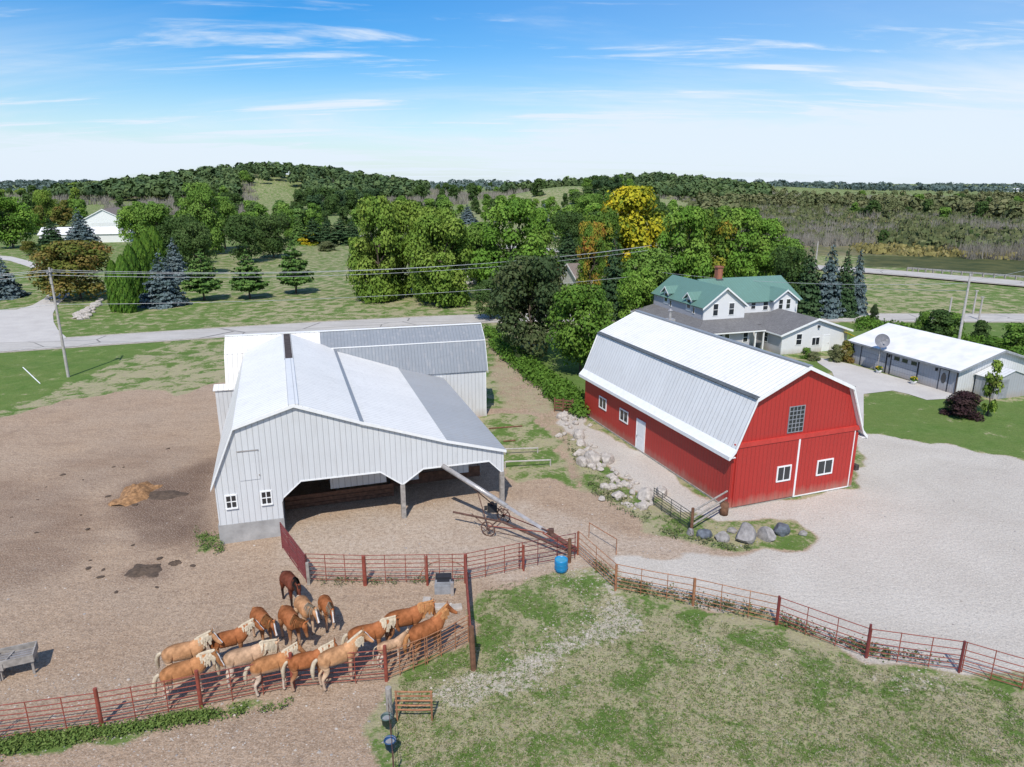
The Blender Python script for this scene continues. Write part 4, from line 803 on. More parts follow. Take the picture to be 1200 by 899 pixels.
# black gate and board rails by the red barn
pipe_panel(at(765,592), at(808,622), 1.15, .15, 7, 'black_pipe', 'black pipe gate on the grass bank beside the red barn', None, name='gate', cat='gate', ups=3)
gp_ = at(810,624); post(gp_, 1.5, .09, 'wood_brown', 'brown post at the black gate by the red barn corner')
m = MB(); e_ = at(850,600)
for z in (.45,.85,1.3): m.tube((gp_.x,gp_.y,z),(e_.x,e_.y,z+.05), .055, n=8)
m.build('rail_fence', M['wood_grey'], label='three grey wooden rails from the black gate to the red barn corner', cat='fence')
bp = at(848,603); m = MB(); m.lathe([(.02,0),(.24,0),(.26,.3),(.24,.75),(.2,.78),(.02,.78)], 14); o = m.build('barrel', M['wood_brown'], label='small brown barrel at the near corner of the red barn', cat='barrel', smooth=True); o.location = (bp.x,bp.y,0)
# board gate at the top of the lane
a, b = at(650,482), at(671,484)
e = empty('board_gate', (a.x,a.y,0), math.atan2(b.y-a.y,b.x-a.x), 'weathered dark board gate at the top of the stone bank', 'gate'); L_ = (b-a).length
m = MB()
for z in (.15,.42,.69,.96): m.box(0,-.03,z,L_,.03,z+.14)
m.build('boards', M['wood_brown'], e)
for x in (0, L_*.48, L_): m = MB(); m.box(x-.06,-.09,0,x+.06,-.035,1.25); m.build('upright', M['wood_brown'], e)
# pale poles beside the lean-to
for i, (p, q_, h) in enumerate([((592,533),(630,531),.45),((592,549),(645,546),.5)]):
    a, b = at(*p), at(*q_); m = MB(); m.tube((a.x,a.y,h),(b.x,b.y,h-.06), .055, n=8); m.tube((b.x,b.y,0),(b.x,b.y,h),.05,n=6); m.tube((a.x,a.y,0),(a.x,a.y,h),.05,n=6)
    m.build('pole_rail', M['pole_wood'], label=['farther pale pole rail on short legs right of the lean-to','nearer pale pole rail on short legs right of the lean-to'][i], cat='rail')
for i, (p, q_) in enumerate([((573,503),(612,500)),((590,518),(604,517))]):
    a, b = at(*p), at(*q_); m = MB(); m.tube((a.x,a.y,.06),(b.x,b.y,.06), .06, n=8); m.build('log', M['wood_brown'], label=['long dark log lying in grass behind the lean-to','short dark log lying beside the lean-to eave'][i], cat='log')
# short panel, pole and buckets at the bottom
a, b = at(464,845), at(508,845)
pipe_panel(a, b, 1.28, .5, 5, 'rust_pipe', 'short rusty gate panel standing alone right of the buckets', None, name='gate', cat='gate', ups=0, r=.032)
post(at(457,842), 1.35, .12, 'wood_grey', 'thick silvery grey post beside the short rusty gate')
m = MB(); a, b = at(456,846), at(462,915)
for z in (.35,.75,1.05): m.tube((a.x,a.y,z),(b.x,b.y,z), .008, n=4)
m.tube((b.x,b.y,0),(b.x,b.y,1.15),.03,n=6); c_ = at(459,880); m.tube((c_.x+.02,c_.y,0),(c_.x+.02,c_.y,1.1),.025,n=6); m.build('wire_fence', M['rust_iron'], label='thin wire fence on rusty pegs running to the bottom edge', cat='fence')
def bucket(p, z, mat, label, r=.19, h=.33, inner='black_plastic'):
    e = empty('bucket', (p.x,p.y,z), 0, label, 'bucket')
    m = MB(); m.lathe([(.01,0),(r*.8,0),(r,h),(r+.015,h),(r+.015,h-.03)], 18); m.lathe([(r-.01,h),(r*.8-.01,.22),(.01,.2)], 18); m.build('tub', M[mat], e, smooth=True)
    m = MB(); m.lathe([(.005,h*.7),(r*.92,h*.7)], 18); m.build('water', M['water' if mat == 'blue_plastic' else 'grey_plastic'], e)
    m = MB(); m.path([(r*math.cos(t)*1.02, 0, h-.02+.16*math.sin(t)) for t in np.linspace(0, PI, 9)], .008, 5); o = m.build('bail', M['steel'], e); return e
q_ = at(454,858); bucket(q_, .35, 'green_plastic', 'grey green bucket hanging at the foot of the grey post', .20, .34)
q_ = at(458,886); bucket(q_, .35, 'navy_plastic', 'blue bucket on the wire fence near the bottom edge', .20, .34)
# blue barrel
q_ = at(657.5,669); e = empty('water_barrel', (q_.x,q_.y,0), 0, 'bright blue plastic barrel full of water at the fence corner', 'barrel')
m = MB(); m.lathe([(.02,0),(.30,0),(.32,.15),(.335,.45),(.335,.6),(.33,.68),(.31,.68),(.30,.5)], 28); m.build('barrel', M['blue_plastic'], e, smooth=True)
m = MB(); m.lathe([(.005,.60),(.315,.60)], 28); m.build('water', M['water'], e)
m = MB(); 
for z in (.22,.45): m.ring((0,0,z),(0,0,1),.335,.012,28,5)
m.build('hoop', M['blue_plastic'], e)
# waterer
q_ = at(520,692); e = empty('stock_waterer', (q_.x,q_.y,0), .05, 'boxy grey stock waterer with black lid below the back fence', 'waterer')
m = MB(); m.box(-.42,-.35,.0,.42,.35,.45); m.box(-.36,-.30,.45,.36,.30,.62); m.build('tank', M['grey_plastic'], e)
m = MB(); m.box(-.38,-.05,.62,.38,.32,.75); m.box(-.30,-.26,.621,.30,-.08,.65); m.build('lid', M['black_plastic'], e)
m = MB(); m.box(.36,-.5,.0,.5,-.36,.7); m.build('valve_post', M['steel'], e)
m = MB(); 
for t in np.linspace(0, PI, 13)[:-1]:
    t2 = t+PI/12; m.tube((-1.0+0+1.2*(-math.cos(t))+1.0, .9, .15+.95*math.sin(t)), (1.2*(-math.cos(t2)), .9, .15+.95*math.sin(t2)), .02, n=5)
m.build('guard_hoop', M['rust_pipe'], e)
for i, (px, py, w, h_) in enumerate([(500,706,.35,.18),(512,712,1.4,.10),(535,713,.5,.12)]):
    q_ = at(px,py); m = MB(); m.box(-w/2,-.2,0,w/2,.2,h_); o = m.build('concrete_block', M['rock'], label=['small pale block at the left of the rubble by the waterer','long flat slab in the rubble by the waterer','broken block at the right of the rubble by the waterer'][i], cat='block'); o.location = (q_.x,q_.y,0); o.rotation_euler = (.05,.04,.1*i)
# feed bunk at left
q_ = at(22,787); e = empty('feed_bunk', (q_.x,q_.y,0), .42, 'weathered wooden feed bunk on legs at the left edge of the paddock', 'feed trough')
m = MB(); m.box(-.65,-.45,.62,.65,.45,.68); 
for y in (-.5,.44): m.box(-.7,y,.60,.7,y+.05,.92)
for x in (-.7,.65): m.box(x,-.44,.60,x+.05,.44,.92)
m.build('tray', M['wood_grey'], e)
m = MB()
for y in np.arange(-.38,.4,.16): m.box(-.6,y,.70,.6,y+.05,.76)
m.build('slats', M['steel'], e)
for x in (-.6,.56):
    for y in (-.42,.36): m = MB(); m.box(x,y,0,x+.08,y+.08,.62); m.build('leg', M['wood_grey'], e)
q_ = at(-12,792); e = empty('feed_bunk', (q_.x,q_.y,0), .1, 'second low feed bunk cut by the left edge of the photo', 'feed trough')
m = MB(); m.box(-.8,-.4,.5,.8,.4,.56); m.box(-.8,-.45,.5,.8,-.4,.8); m.box(-.8,.4,.5,.8,.45,.8); m.box(.8,-.45,.5,.85,.45,.8); m.build('tray', M['wood_grey'], e)
for x in (-.7,.62):
    for y in (-.35,.27): m = MB(); m.box(x,y,0,x+.08,y+.08,.5); m.build('leg', M['wood_grey'], e)
# ------------------------------------------------------------------ auger
def A3(px, py, z): return at(px, py, z)
e = empty('grain_auger', tuple(at(580,625)), 0, 'rusty old portable grain auger on iron wheels, its steel tube leaning into the lean-to', 'auger'); e0 = Vector(e.location)
top = Vector(frame_pt(OW, TW, 12.3, -.35, 3.15)); low = at(676,645,.30)
rel = lambda p: tuple(Vector(p)-e0)
def on(t): return top.lerp(low, t)
m = MB(); m.tube(rel(top), rel(on(.50)), .14, n=14); m.build('tube', M['steel'], e, smooth=True)
m = MB(); dd = (low-top).normalized(); sd = dd.cross(Vector((0,0,1))).normalized()
for s in (-1, 1): m.tube(rel(on(.49)+sd*.10*s), rel(on(.80)+sd*.10*s), .03, n=6)
for t in np.linspace(.5,.8,9): m.tube(rel(on(t)-sd*.1), rel(on(t)+sd*.1), .018, n=5)
m.tube(rel(on(.49)), rel(on(.8)), .05, n=8); m.build('trough', M['steel'], e)
m = MB(); m.tube(rel(on(.80)), rel(low), .12, .10, n=12); m.build('boot', M['rust_iron'], e)
m = MB(); 
for s in (-1,1): m.tube(rel(on(.78)+sd*.25*s+Vector((0,0,-.05))), rel(low+sd*.18*s), .035, n=6)
for t in (.8,.87,.94): m.tube(rel(on(t)-sd*.25), rel(on(t)+sd*.25), .03, n=6)
m.build('boot_frame', M['red_pipe'], e)
ax = at(572,628); a1 = ax+Vector((0,0,.42)); a2 = at(590,612)+Vector((0,0,.42)); axd = (a2-a1).normalized(); 
m = MB(); m.tube(rel(a1), rel(a2), .035, n=8); m.build('axle', M['rust_iron'], e)
for c_ in (a1, a2):
    m = MB(); m.ring(rel(c_), axd, .42, .035, 26, 6); m.ring(rel(c_), axd, .07, .04, 12, 6)
    e1 = axd.orthogonal().normalized(); e2 = axd.cross(e1)
    for k_ in range(8): t = 2*PI*k_/8; m.tube(rel(c_), rel(c_+(e1*math.cos(t)+e2*math.sin(t))*.41), .014, n=5)
    m.build('wheel', M['rust_iron'], e)
m = MB(); eng = at(577,612)+Vector((0,0,.9)); er = rel(eng); m.box(er[0]-.28,er[1]-.22,er[2]-.2,er[0]+.28,er[1]+.22,er[2]+.22); m.tube((er[0],er[1],er[2]+.2),(er[0],er[1],er[2]+.38),.10,n=10); m.tube((er[0]-.3,er[1],er[2]),(er[0]-.46,er[1],er[2]),.13,n=14); m.build('engine', M['tyre'], e)
m = MB(); m.ring((er[0]+.62,er[1]-.05,er[2]-.12),(.5,-1,0),.33,.025,22,5)
for t in np.linspace(0,PI,4)[:-1]: m.tube((er[0]+.62-.3*math.cos(t),er[1]-.05-.15*math.cos(t),er[2]-.12-.32*math.sin(t)),(er[0]+.62+.3*math.cos(t),er[1]-.05+.15*math.cos(t),er[2]-.12+.32*math.sin(t)),.014,n=5)
m.build('pulley', M['rust_iron'], e)
m = MB(); brk = on(.26)+Vector((0,0,-.12))
for s in (-1,1): m.tube(rel(brk+sd*.1*s), rel((a1 if s < 0 else a2)+Vector((0,0,.15))), .03, n=6)
m.build('lift_strut', M['rust_iron'], e)
m = MB(); b1 = at(531,600,.75); b2 = at(590,612,.75); b3 = at(664,645,.5); m.tube(rel(b1), rel(b2), .06, n=8); m.tube(rel(b2), rel(b3), .07, n=8); m.tube(rel(at(553,602,.75)), rel(a1), .025, n=6); m.tube(rel(a1), rel(b3), .02, n=6); m.build('draw_bar', M['rust_iron'], e)
m = MB(); b4 = on(.83)+Vector((0,0,.1)); m.tube(rel(a2+Vector((0,0,.1))), rel(b4), .03, n=6); m.tube(rel(a1+Vector((0,0,.2))), rel(b4), .03, n=6); m.build('brace', M['red_pipe'], e)
m = MB(); r4 = rel(on(.82)); m.box(r4[0]-.12,r4[1]-.12,r4[2]+.05,r4[0]+.16,r4[1]+.12,r4[2]+.3); m.tube((r4[0]-.5,r4[1]+.1,r4[2]+.3),(r4[0]-.1,r4[1]+.0,r4[2]+.15),.04,n=6); m.build('gearbox', M['rust_iron'], e)
# ------------------------------------------------------------------ poles and wires
def upole(x, y, h, arm, label, r=.15, rot=.35, armz=.5):
    e = empty('utility_pole', (x,y,0), rot, label, 'utility pole')
    m = MB(); m.tube((0,0,-.2),(0,0,h), r, r*.62, n=12); m.build('pole', M['pole_wood'], e, smooth=False)
    if arm:
        m = MB(); m.box(-arm/2,-.06,h-armz,arm/2,.06,h-armz+.13); m.build('crossarm', M['wood_grey'], e)
        for x_ in (-arm*.42, 0, arm*.42): m = MB(); m.lathe([(.02,0),(.07,.02),(.04,.08),(.07,.12),(.02,.18)], 8, (x_,0,h-armz+.13)); m.build('insulator', M['grey_plastic'], e)
        m = MB(); m.tube((-.3,-.1,h-1.6),(-.3,-.1,h-1.0),.14,n=10); m.build('transformer', M['steel'], e)
    return e
LP = (-44.85,69.24); upole(*LP, 11.0, 2.4, 'tall leaning-looking utility pole with crossarm left of the barn, at the grassy road verge', rot=-1.2)
RP = (48.7,75.7); upole(*RP, 9.6, 0, 'bare pale utility pole rising behind the garage roof', .16)
for px, py, h, lab in [(840*0+1112,369,2.6,'short pale post left of the tall pole across the road'),(1140,368,3.4,'slim pale post between the tall pole and the capped post'),(1147,375,3.2,'short pale post with a small capped top right of the tall pole')]:
    q_ = at(px,py); m = MB(); m.tube((0,0,0),(0,0,h),.13,.11,n=8)
    if 'capped' in lab: m.box(-.25,-.12,h,.2,.12,h+.15)
    o = m.build('roadside_post', M['pole_wood'], label=lab, cat='post', group='posts along the road at right'); o.location = (q_.x,q_.y,0)
q_ = at(951,323); m = MB(); m.tube((0,0,0),(0,0,9.5),.16,.11,n=8); o = m.build('utility_pole', M['pole_wood'], label='pale pole just visible among the conifers right of the farmhouse', cat='utility pole'); o.location = (at(951,350).x,at(951,350).y,0)
def wire(a, b, sag, r=.018, n=24):
    a, b = Vector(a), Vector(b); return [a.lerp(b, i/n)+Vector((0,0,-4*sag*(i/n)*(1-i/n))) for i in range(n+1)]
B1p = Vector((18, 96, 10.4))
for j, (z, off, endz) in enumerate([(10.7,1.0,10.9),(10.7,-.6,10.6),(10.3,.2,10.2),(7.4,0,6.9)]):
    m = MB(); ca = Vector((LP[0]+off*.36, LP[1]-off*.93, z)); m.path(wire(ca, (B1p.x+off*.4, B1p.y-off*.9, endz), 1.4 if j < 3 else .9), .022, 4)
    m.path(wire(ca, (-118+off*.4, 42-off, z), 1.2), .022, 4); m.build('power_line', M['wire'], label=['uppermost power line strung across the road verge','second power line from the top crossing the verge','third power line just under the upper pair','lowest sagging line strung past the crowns'][j], cat='power line', group='lines from the tall pole')
m = MB(); m.path(wire((RP[0],RP[1],8.6), (LP[0]+0+64,100,7.0), .8), .02, 4); m.path(wire((RP[0],RP[1],8.8), (at(1300,330).x,at(1300,330).y,8), .8), .02, 4); m.path(wire((RP[0],RP[1],7.8), (at(1110,362).x-20,at(1110,362).y+2,3.2), .1), .02, 4); m.build('power_line', M['wire'], label='thin lines running from the bare pole behind the garage', cat='power line')
# guardrail along the highway
gl = bez([V2(83,153.8), V2(97,139.5), V2(112,122), V2(125,103)], 6); e = empty('guardrail', tuple(gl[0]), 0, 'long steel guardrail with posts beside the far highway at right', 'guardrail')
m = MB(); off_ = Vector((3.6,2.6,0))
for p, q_ in zip(gl, gl[1:]):
    p_, q2_ = p+off_-gl[0], q_+off_-gl[0]; m.box(0,0,0,0,0,0) if False else m.add([(p_.x,p_.y,.7),(q2_.x,q2_.y,.7),(q2_.x,q2_.y,1.05),(p_.x,p_.y,1.05)], [(0,1,2,3)])
m.build('beam', M['steel'], e)
for i in range(len(gl)*2-1):
    p = gl[i//2].lerp(gl[min(i//2+1, len(gl)-1)], (i % 2)*.5)+off_-gl[0]; m = MB(); m.box(p.x-.12,p.y-.12,.2,p.x+.12,p.y+.12,1.0); m.build('post', M['wood_grey'], e)
# white stick and marker in the verge
q_ = at(28,436); q2 = at(47,450); m = MB(); m.tube((q_.x,q_.y,.5),(q2.x,q2.y,.05),.05,n=6); m.build('white_stake', M['white_trim'], label='thin white stake lying aslant in the verge at left', cat='stake')
# ------------------------------------------------------------------ rocks, mounds
def rock_mesh(name, seed, mat, sub=3, rough=.22):
    bm = bmesh.new(); bmesh.ops.create_icosphere(bm, subdivisions=sub, radius=1); r_ = random.Random(seed)
    cuts = [(Vector((r_.gauss(0,1),r_.gauss(0,1),r_.gauss(0,1))).normalized(), r_.uniform(.62,.92)) for _ in range(11)]
    from mathutils import noise as mn
    for v in bm.verts:
        for n_, d_ in cuts:
            k_ = v.co.dot(n_)
            if k_ > d_: v.co -= n_*(k_-d_)
        v.co *= 1+rough*.5*mn.noise(v.co*1.6+Vector((seed,0,0)))+rough*.15*mn.noise(v.co*5)
    me = bpy.data.meshes.new(name); bm.to_mesh(me); bm.free(); me.materials.append(mat); return me
RK = [rock_mesh('stone_shape', i, M['rock'], 2) for i in range(5)]
BK = [rock_mesh('boulder_shape', 20+i, M['boulder'] if i % 2 else M['boulder_dark'], 3) for i in range(4)]
def put(me, name, p, s, label, cat, group=None, rz=None, z=None):
    o = bpy.data.objects.new(name, me); COL.objects.link(o); o.location = (p.x, p.y, s[2]*.35 if z is None else z); o.scale = s
    o.rotation_euler = (rng.uniform(-.2,.2), rng.uniform(-.2,.2), rng.uniform(0, 6.28) if rz is None else rz); return tag(o, label, cat, group)
bl = [(826,629,.42,0,'brownish egg-shaped boulder at the left end of the row by the gate'),(846,633,.40,3,'low grey boulder, second from the left in the boulder row'),(858,624,.26,1,'small brown boulder wedged behind the second in the row'),
      (873,632,.68,1,'widest pale grey flat-topped boulder in the middle of the boulder row'),(898,631,.50,3,'rounded grey boulder right of the widest one'),(915,624,.52,2,'dark blue grey boulder at the right end of the boulder row'),(941,627,.22,1,'little stone out past the right end of the boulder row'),(809,626,.28,3,'small mossy stone just right of the black gate post')]
for px, py, s, mi, lab in bl: put(BK[mi], 'boulder', at(px,py), (s*1.15,s*.9,s*1.0), lab, 'boulder')
# stone bank beside the red barn
bank = [(655,487),(672,505),(690,530),(708,556),(727,570),(747,584),(766,592)]
cnt = 0
for i in range(95):
    t = rng.random()*(len(bank)-1.001); j = int(t); f = t-j; px = bank[j][0]*(1-f)+bank[j+1][0]*f; py = bank[j][1]*(1-f)+bank[j+1][1]*f
    off = rng.normal(0, 1); px += off*8.5; py -= off*6; s = float(np.clip(rng.lognormal(-1.45,.5), .12, .62)); p = at(px,py)
    put(RK[i % 5], 'bank_stone', p, (s*1.2,s*.95,s*.8), 'pale limestone boulder among many in the stone bank beside the red barn', 'stone', 'limestone boulders in the bank beside the red barn')
for px, py, s, lab in [(694,541,.75,'broad flat pale boulder bulging from the middle of the stone bank'),(678,512,.6,'big whitish boulder near the top of the stone bank'),(712,541,.6,'rounded tan boulder on the upper edge mid bank')]: put(RK[1], 'bank_stone', at(px,py), (s*1.2,s,s*.8), lab, 'stone')
# rockery bed by the driveway
for i in range(46):
    t = rng.random(); px = 92+28*t+rng.normal(0,2.2); py = 374-22*t+rng.normal(0,2.0); s = float(rng.uniform(.3,.75)); put(RK[i % 5], 'rockery_stone', at(px,py), (s,s,s*.6), 'grey stone in the long rockery bed beside the driveway', 'stone', 'stones of the rockery beside the driveway')
def scatter_mesh(name, n, fn, mats, kind='stuff', lab=None, cat=None):
    """many little shapes in one object: fn(i) -> (verts, faces, material)"""
    mb = MB()
    for i in range(n):
        r_ = fn(i)
        if r_: mb.add(*r_)
    o = mb.build(name, mats); o['kind'] = kind; o['label'] = lab; o['category'] = cat; return o
def pebble(p, s):
    vs = []; n = 5
    for i in range(n): t = 2*PI*i/n+rng.uniform(-.3,.3); vs.append((p.x+s*math.cos(t)*rng.uniform(.7,1.2), p.y+s*math.sin(t)*rng.uniform(.7,1.2), -.01))
    vs.append((p.x+rng.uniform(-.2,.2)*s, p.y, s*.55)); return vs, [(i, (i+1) % n, n) for i in range(n)]
def peb(i):
    z = i % 10
    if z < 3: p = at(rng.uniform(0,455), rng.uniform(770,899))
    elif z < 4: p = at(rng.uniform(0,420), rng.uniform(500,760))
    elif z < 7: p = at(rng.uniform(350,900), rng.uniform(590,680))
    else: p = at(rng.uniform(600,1200), rng.uniform(540,800))
    s = float(np.clip(rng.lognormal(-3.75,.55), .01, .09)); return (*pebble(p, s), 0 if rng.random() < .55 else 1)
scatter_mesh('pebbles', 5200, peb, [M['rock'], M['boulder']], lab='loose pale pebbles strewn over dirt and gravel', cat='pebbles')
def peb2(i):
    t = rng.random()
    cx = [(515,815,8,5),(560,800,18,8),(620,772,20,8),(665,748,18,8),(690,728,12,12),(700,700,14,14),(670,680,14,10),(640,800,25,15),(827,760,8,8),(1090,792,35,9),(150,815,60,15),(210,870,60,10)][i % 12]
    p = at(rng.normal(cx[0],cx[2]), rng.normal(cx[1],cx[3])); return (*pebble(p, float(np.clip(rng.lognormal(-3.5,.5),.012,.10))), 0)
scatter_mesh('limestone_chips', 1800, peb2, [M['rock']], lab='white limestone chips scattered through the pasture grass', cat='stones')
def mound(name, px, py, rx, ry, h, mat, lab, cat, kind=None):
    p = at(px,py); bm = bmesh.new(); bmesh.ops.create_grid(bm, x_segments=36, y_segments=36, size=1)
    from mathutils import noise as mn
    for v in bm.verts:
        r_ = math.hypot(v.co.x, v.co.y)*(1+.45*mn.noise(Vector((v.co.x*1.7+px,v.co.y*1.7,0)))); e_ = max(0, 1-r_*r_)
        v.co = Vector((v.co.x*rx, v.co.y*ry, h*e_*(1+.5*mn.noise(Vector((v.co.x*4,v.co.y*4,3))))+.05*e_*mn.noise(Vector((v.co.x*14,v.co.y*14,7)))-.03))
    me = bpy.data.meshes.new(name); bm.to_mesh(me); bm.free(); me.materials.append(mat); me.polygons.foreach_set('use_smooth', [True]*len(me.polygons))
    o = bpy.data.objects.new(name, me); COL.objects.link(o); o.location = p; return tag(o, lab, cat)
mound('hay_heap', 160,579, 1.05,1.8,.5, M['hay'], 'orange brown heap of old hay on the dirt left of the white barn', 'hay heap')
mound('manure_heap', 168,669, 1.0,.75,.16, M['manure'], 'flat black patch of manure in the middle of the dirt paddock', 'manure')
mound('manure_heap', 205,660, .35,.3,.14, M['manure'], 'small black clod right of the flat manure patch', 'manure')
mound('manure_heap', 190,580, 1.6,.7,.14, M['manure'], 'ragged dark manure right of the hay heap', 'manure')
CL = rock_mesh('clod_shape', 55, M['manure'], 2)
for i in range(22):
    px, py = rng.uniform(10,245), rng.uniform(510,700); q_ = at(px,py)
    if inpoly(np.array([q_.x]), np.array([q_.y]), [(-99,20),(0,20),(-15,60),(-99,60)])[0]:
        s = rng.uniform(.06,.16); put(CL, 'dung_clod', q_, (s*1.5,s,s*.35), 'dark clod of dung on the open dirt of the paddock', 'clod', 'dark clods on the paddock dirt'); bpy.context.scene.objects[-1] if False else None
for o in COL.objects:
    if o.name.startswith('dung_clod'): o.data = o.data
# ------------------------------------------------------------------ foliage
def leafmat(name, cols, trans=.18, scale=.5, rough=.75):
    k = N(name); c = k.geo('Position'); n = k.noise(c, scale, 3); oi = k.n('ShaderNodeObjectInfo'); at_ = k.n('ShaderNodeAttribute', attribute_name='tint_shade'); tv = k.sep(at_.outputs['Vector'])
    f = k.math('ADD', k.math('MULTIPLY', n, .5), k.math('ADD', k.math('MULTIPLY', tv[0], .55), k.math('MULTIPLY', oi.outputs['Random'], .18)))
    cr = k.n('ShaderNodeValToRGB'); k.t.links.new(f, cr.inputs[0]); el = cr.color_ramp.elements; 
    for i, (p, col) in enumerate(cols):
        e_ = el[i] if i < 2 else el.new(p); e_.position = p; e_.color = (*col, 1)
    col = k.mix(k.mapr(tv[1], 0, 1, .55, 0), cr.outputs[0], (.008,.016,.005))  # second channel paints crown shade into the leaf colour
    if 1:
        tb = k.n('ShaderNodeBsdfTranslucent'); k.set(tb.inputs[0], k.mix(.5, col, (.16,.20,.02))); ms_ = k.n('ShaderNodeMixShader'); ms_.inputs[0].default_value = trans
        k.fin(col, rough, 0, .25); k.t.links.new(k.b.outputs[0], ms_.inputs[1]); k.t.links.new(tb.outputs[0], ms_.inputs[2]); k.t.links.new(ms_.outputs[0], k.out.inputs[0])
    return k.m
LM = {
 'green': leafmat('green_leaves', [(.25,(.065,.135,.018)),(.55,(.115,.22,.03)),(.85,(.18,.29,.05))]),
 'bright': leafmat('bright_green_leaves', [(.25,(.075,.16,.018)),(.55,(.13,.26,.028)),(.85,(.21,.33,.05))]),
 'olive': leafmat('yellow_green_leaves', [(.25,(.085,.16,.02)),(.55,(.155,.25,.032)),(.85,(.23,.31,.05)),(.99,(.28,.22,.04))]),
 'dark': leafmat('dark_green_leaves', [(.25,(.03,.065,.015)),(.55,(.055,.105,.022)),(.85,(.09,.145,.038))]),
 'maroon': leafmat('bronzed_dark_leaves', [(.25,(.028,.05,.018)),(.55,(.05,.085,.028)),(.85,(.085,.11,.04)),(.99,(.12,.08,.045))]),
 'bronze': leafmat('bronzed_leaves', [(.25,(.06,.10,.015)),(.5,(.115,.15,.022)),(.75,(.19,.16,.035)),(.95,(.24,.12,.04))]),
 'fresh': leafmat('fresh_green_leaves', [(.25,(.06,.13,.015)),(.55,(.10,.20,.022)),(.85,(.16,.25,.035)),(.99,(.26,.14,.03))]),
 'yellow': leafmat('golden_leaves', [(.34,(.13,.20,.02)),(.50,(.42,.40,.02)),(.75,(.62,.48,.02)),(.92,(.50,.22,.03))]),
 'autumn': leafmat('turning_leaves', [(.25,(.06,.12,.015)),(.62,(.11,.20,.025)),(.82,(.32,.28,.03)),(.95,(.36,.14,.03))]),
 'spruce': leafmat('blue_spruce_needles', [(.25,(.045,.08,.072)),(.55,(.09,.13,.135)),(.85,(.17,.22,.23))], .03),
 'conifer': leafmat('dark_conifer_needles', [(.25,(.018,.045,.016)),(.55,(.035,.075,.025)),(.85,(.06,.105,.04))], .03),
 'pine': leafmat('light_pine_needles', [(.25,(.055,.12,.02)),(.55,(.09,.18,.035)),(.85,(.16,.25,.06))], .06),
 'cedar': leafmat('arborvitae_leaves', [(.25,(.04,.10,.01)),(.55,(.075,.165,.015)),(.85,(.12,.21,.02))], .05, 1.2),
 'purple': leafmat('purple_leaves', [(.25,(.02,.01,.012)),(.55,(.04,.016,.02)),(.85,(.07,.04,.035))]),
 'far': leafmat('far_wood_leaves', [(.2,(.045,.085,.04)),(.45,(.075,.125,.045)),(.7,(.11,.165,.055)),(.95,(.14,.17,.07))], .05, .012),  # greens lightened and blued to paint in some distance haze
 'farhaze': leafmat('hazed_wood_leaves', [(.2,(.08,.125,.125)),(.5,(.11,.155,.145)),(.85,(.14,.185,.16))], .05, .01),  # distance haze painted into the leaf colour, bluer still
 'brush': leafmat('bare_grey_twigs', [(.2,(.12,.11,.085)),(.4,(.21,.19,.16)),(.65,(.30,.275,.24)),(.9,(.19,.19,.10))], .0, .02),
 'scrub': leafmat('dusty_scrub_leaves', [(.2,(.075,.10,.035)),(.5,(.12,.145,.055)),(.85,(.18,.18,.08))], .05, .02),
 'tuft': leafmat('grass_blades', [(.25,(.10,.17,.03)),(.55,(.15,.23,.045)),(.85,(.22,.29,.08))], .3, .3),
 'drytuft': leafmat('dry_grass_blades', [(.25,(.28,.25,.13)),(.55,(.38,.34,.2)),(.85,(.5,.46,.32))], .3, .3),
 'sedge': leafmat('sedge_blades', [(.25,(.20,.17,.06)),(.55,(.30,.26,.09)),(.85,(.36,.30,.13))], .1, .05),
 'weed': leafmat('weed_leaves', [(.25,(.06,.12,.02)),(.55,(.11,.18,.035)),(.85,(.18,.24,.06))], .15),
 'vine': leafmat('vine_leaves', [(.25,(.05,.12,.014)),(.55,(.085,.18,.02)),(.85,(.13,.24,.03))])}
def quads_mesh(name, C, Nn, S, tint_shade, mat, aspect=1.0, extra=None):
    """C centres, Nn normals, S sizes: one little face each"""
    n = len(C); Nn = Nn/np.maximum(np.linalg.norm(Nn, axis=1, keepdims=True), 1e-6)
    r = rng.normal(size=(n,3)); U = np.cross(Nn, r); U /= np.maximum(np.linalg.norm(U, axis=1, keepdims=True), 1e-6); V = np.cross(Nn, U)
    s = S[:, None]*.5; j = rng.uniform(.6,1.25,size=(n,4,1))
    co = np.stack([C+(-U-V*aspect)*s*j[:,0], C+(U-V*aspect)*s*j[:,1], C+(U+V*aspect)*s*j[:,2], C+(-U+V*aspect)*s*j[:,3]], 1).reshape(-1,3)
    me = bpy.data.meshes.new(name); nv = len(co); ev = 0 if extra is None else len(extra[0]); 
    allc = co if extra is None else np.concatenate([co, extra[0]])
    me.vertices.add(len(allc)); me.vertices.foreach_set('co', allc.astype(np.float32).ravel())
    li = np.arange(n*4, dtype=np.int32)
    if extra is not None: ex = (np.array(extra[1])+nv).ravel().astype(np.int32); li = np.concatenate([li, ex])
    nf = n+(0 if extra is None else len(extra[1])); me.loops.add(len(li)); me.loops.foreach_set('vertex_index', li); me.polygons.add(nf)
    me.polygons.foreach_set('loop_start', np.arange(0, nf*4, 4, dtype=np.int32)); me.polygons.foreach_set('loop_total', np.full(nf, 4, np.int32))
    me.update(calc_edges=True)
    for m_ in (mat if isinstance(mat, (list,tuple)) else [mat]): me.materials.append(m_)
    if extra is not None: me.polygons.foreach_set('material_index', np.concatenate([np.zeros(n, np.int32), np.ones(len(extra[1]), np.int32)]))
    a_ = me.attributes.new('tint_shade', 'FLOAT_COLOR', 'FACE'); t4 = np.ones((nf,4), np.float32); t4[:n,:tint_shade.shape[1]] = tint_shade; a_.data.foreach_set('color', t4.ravel()); me.update(); return me
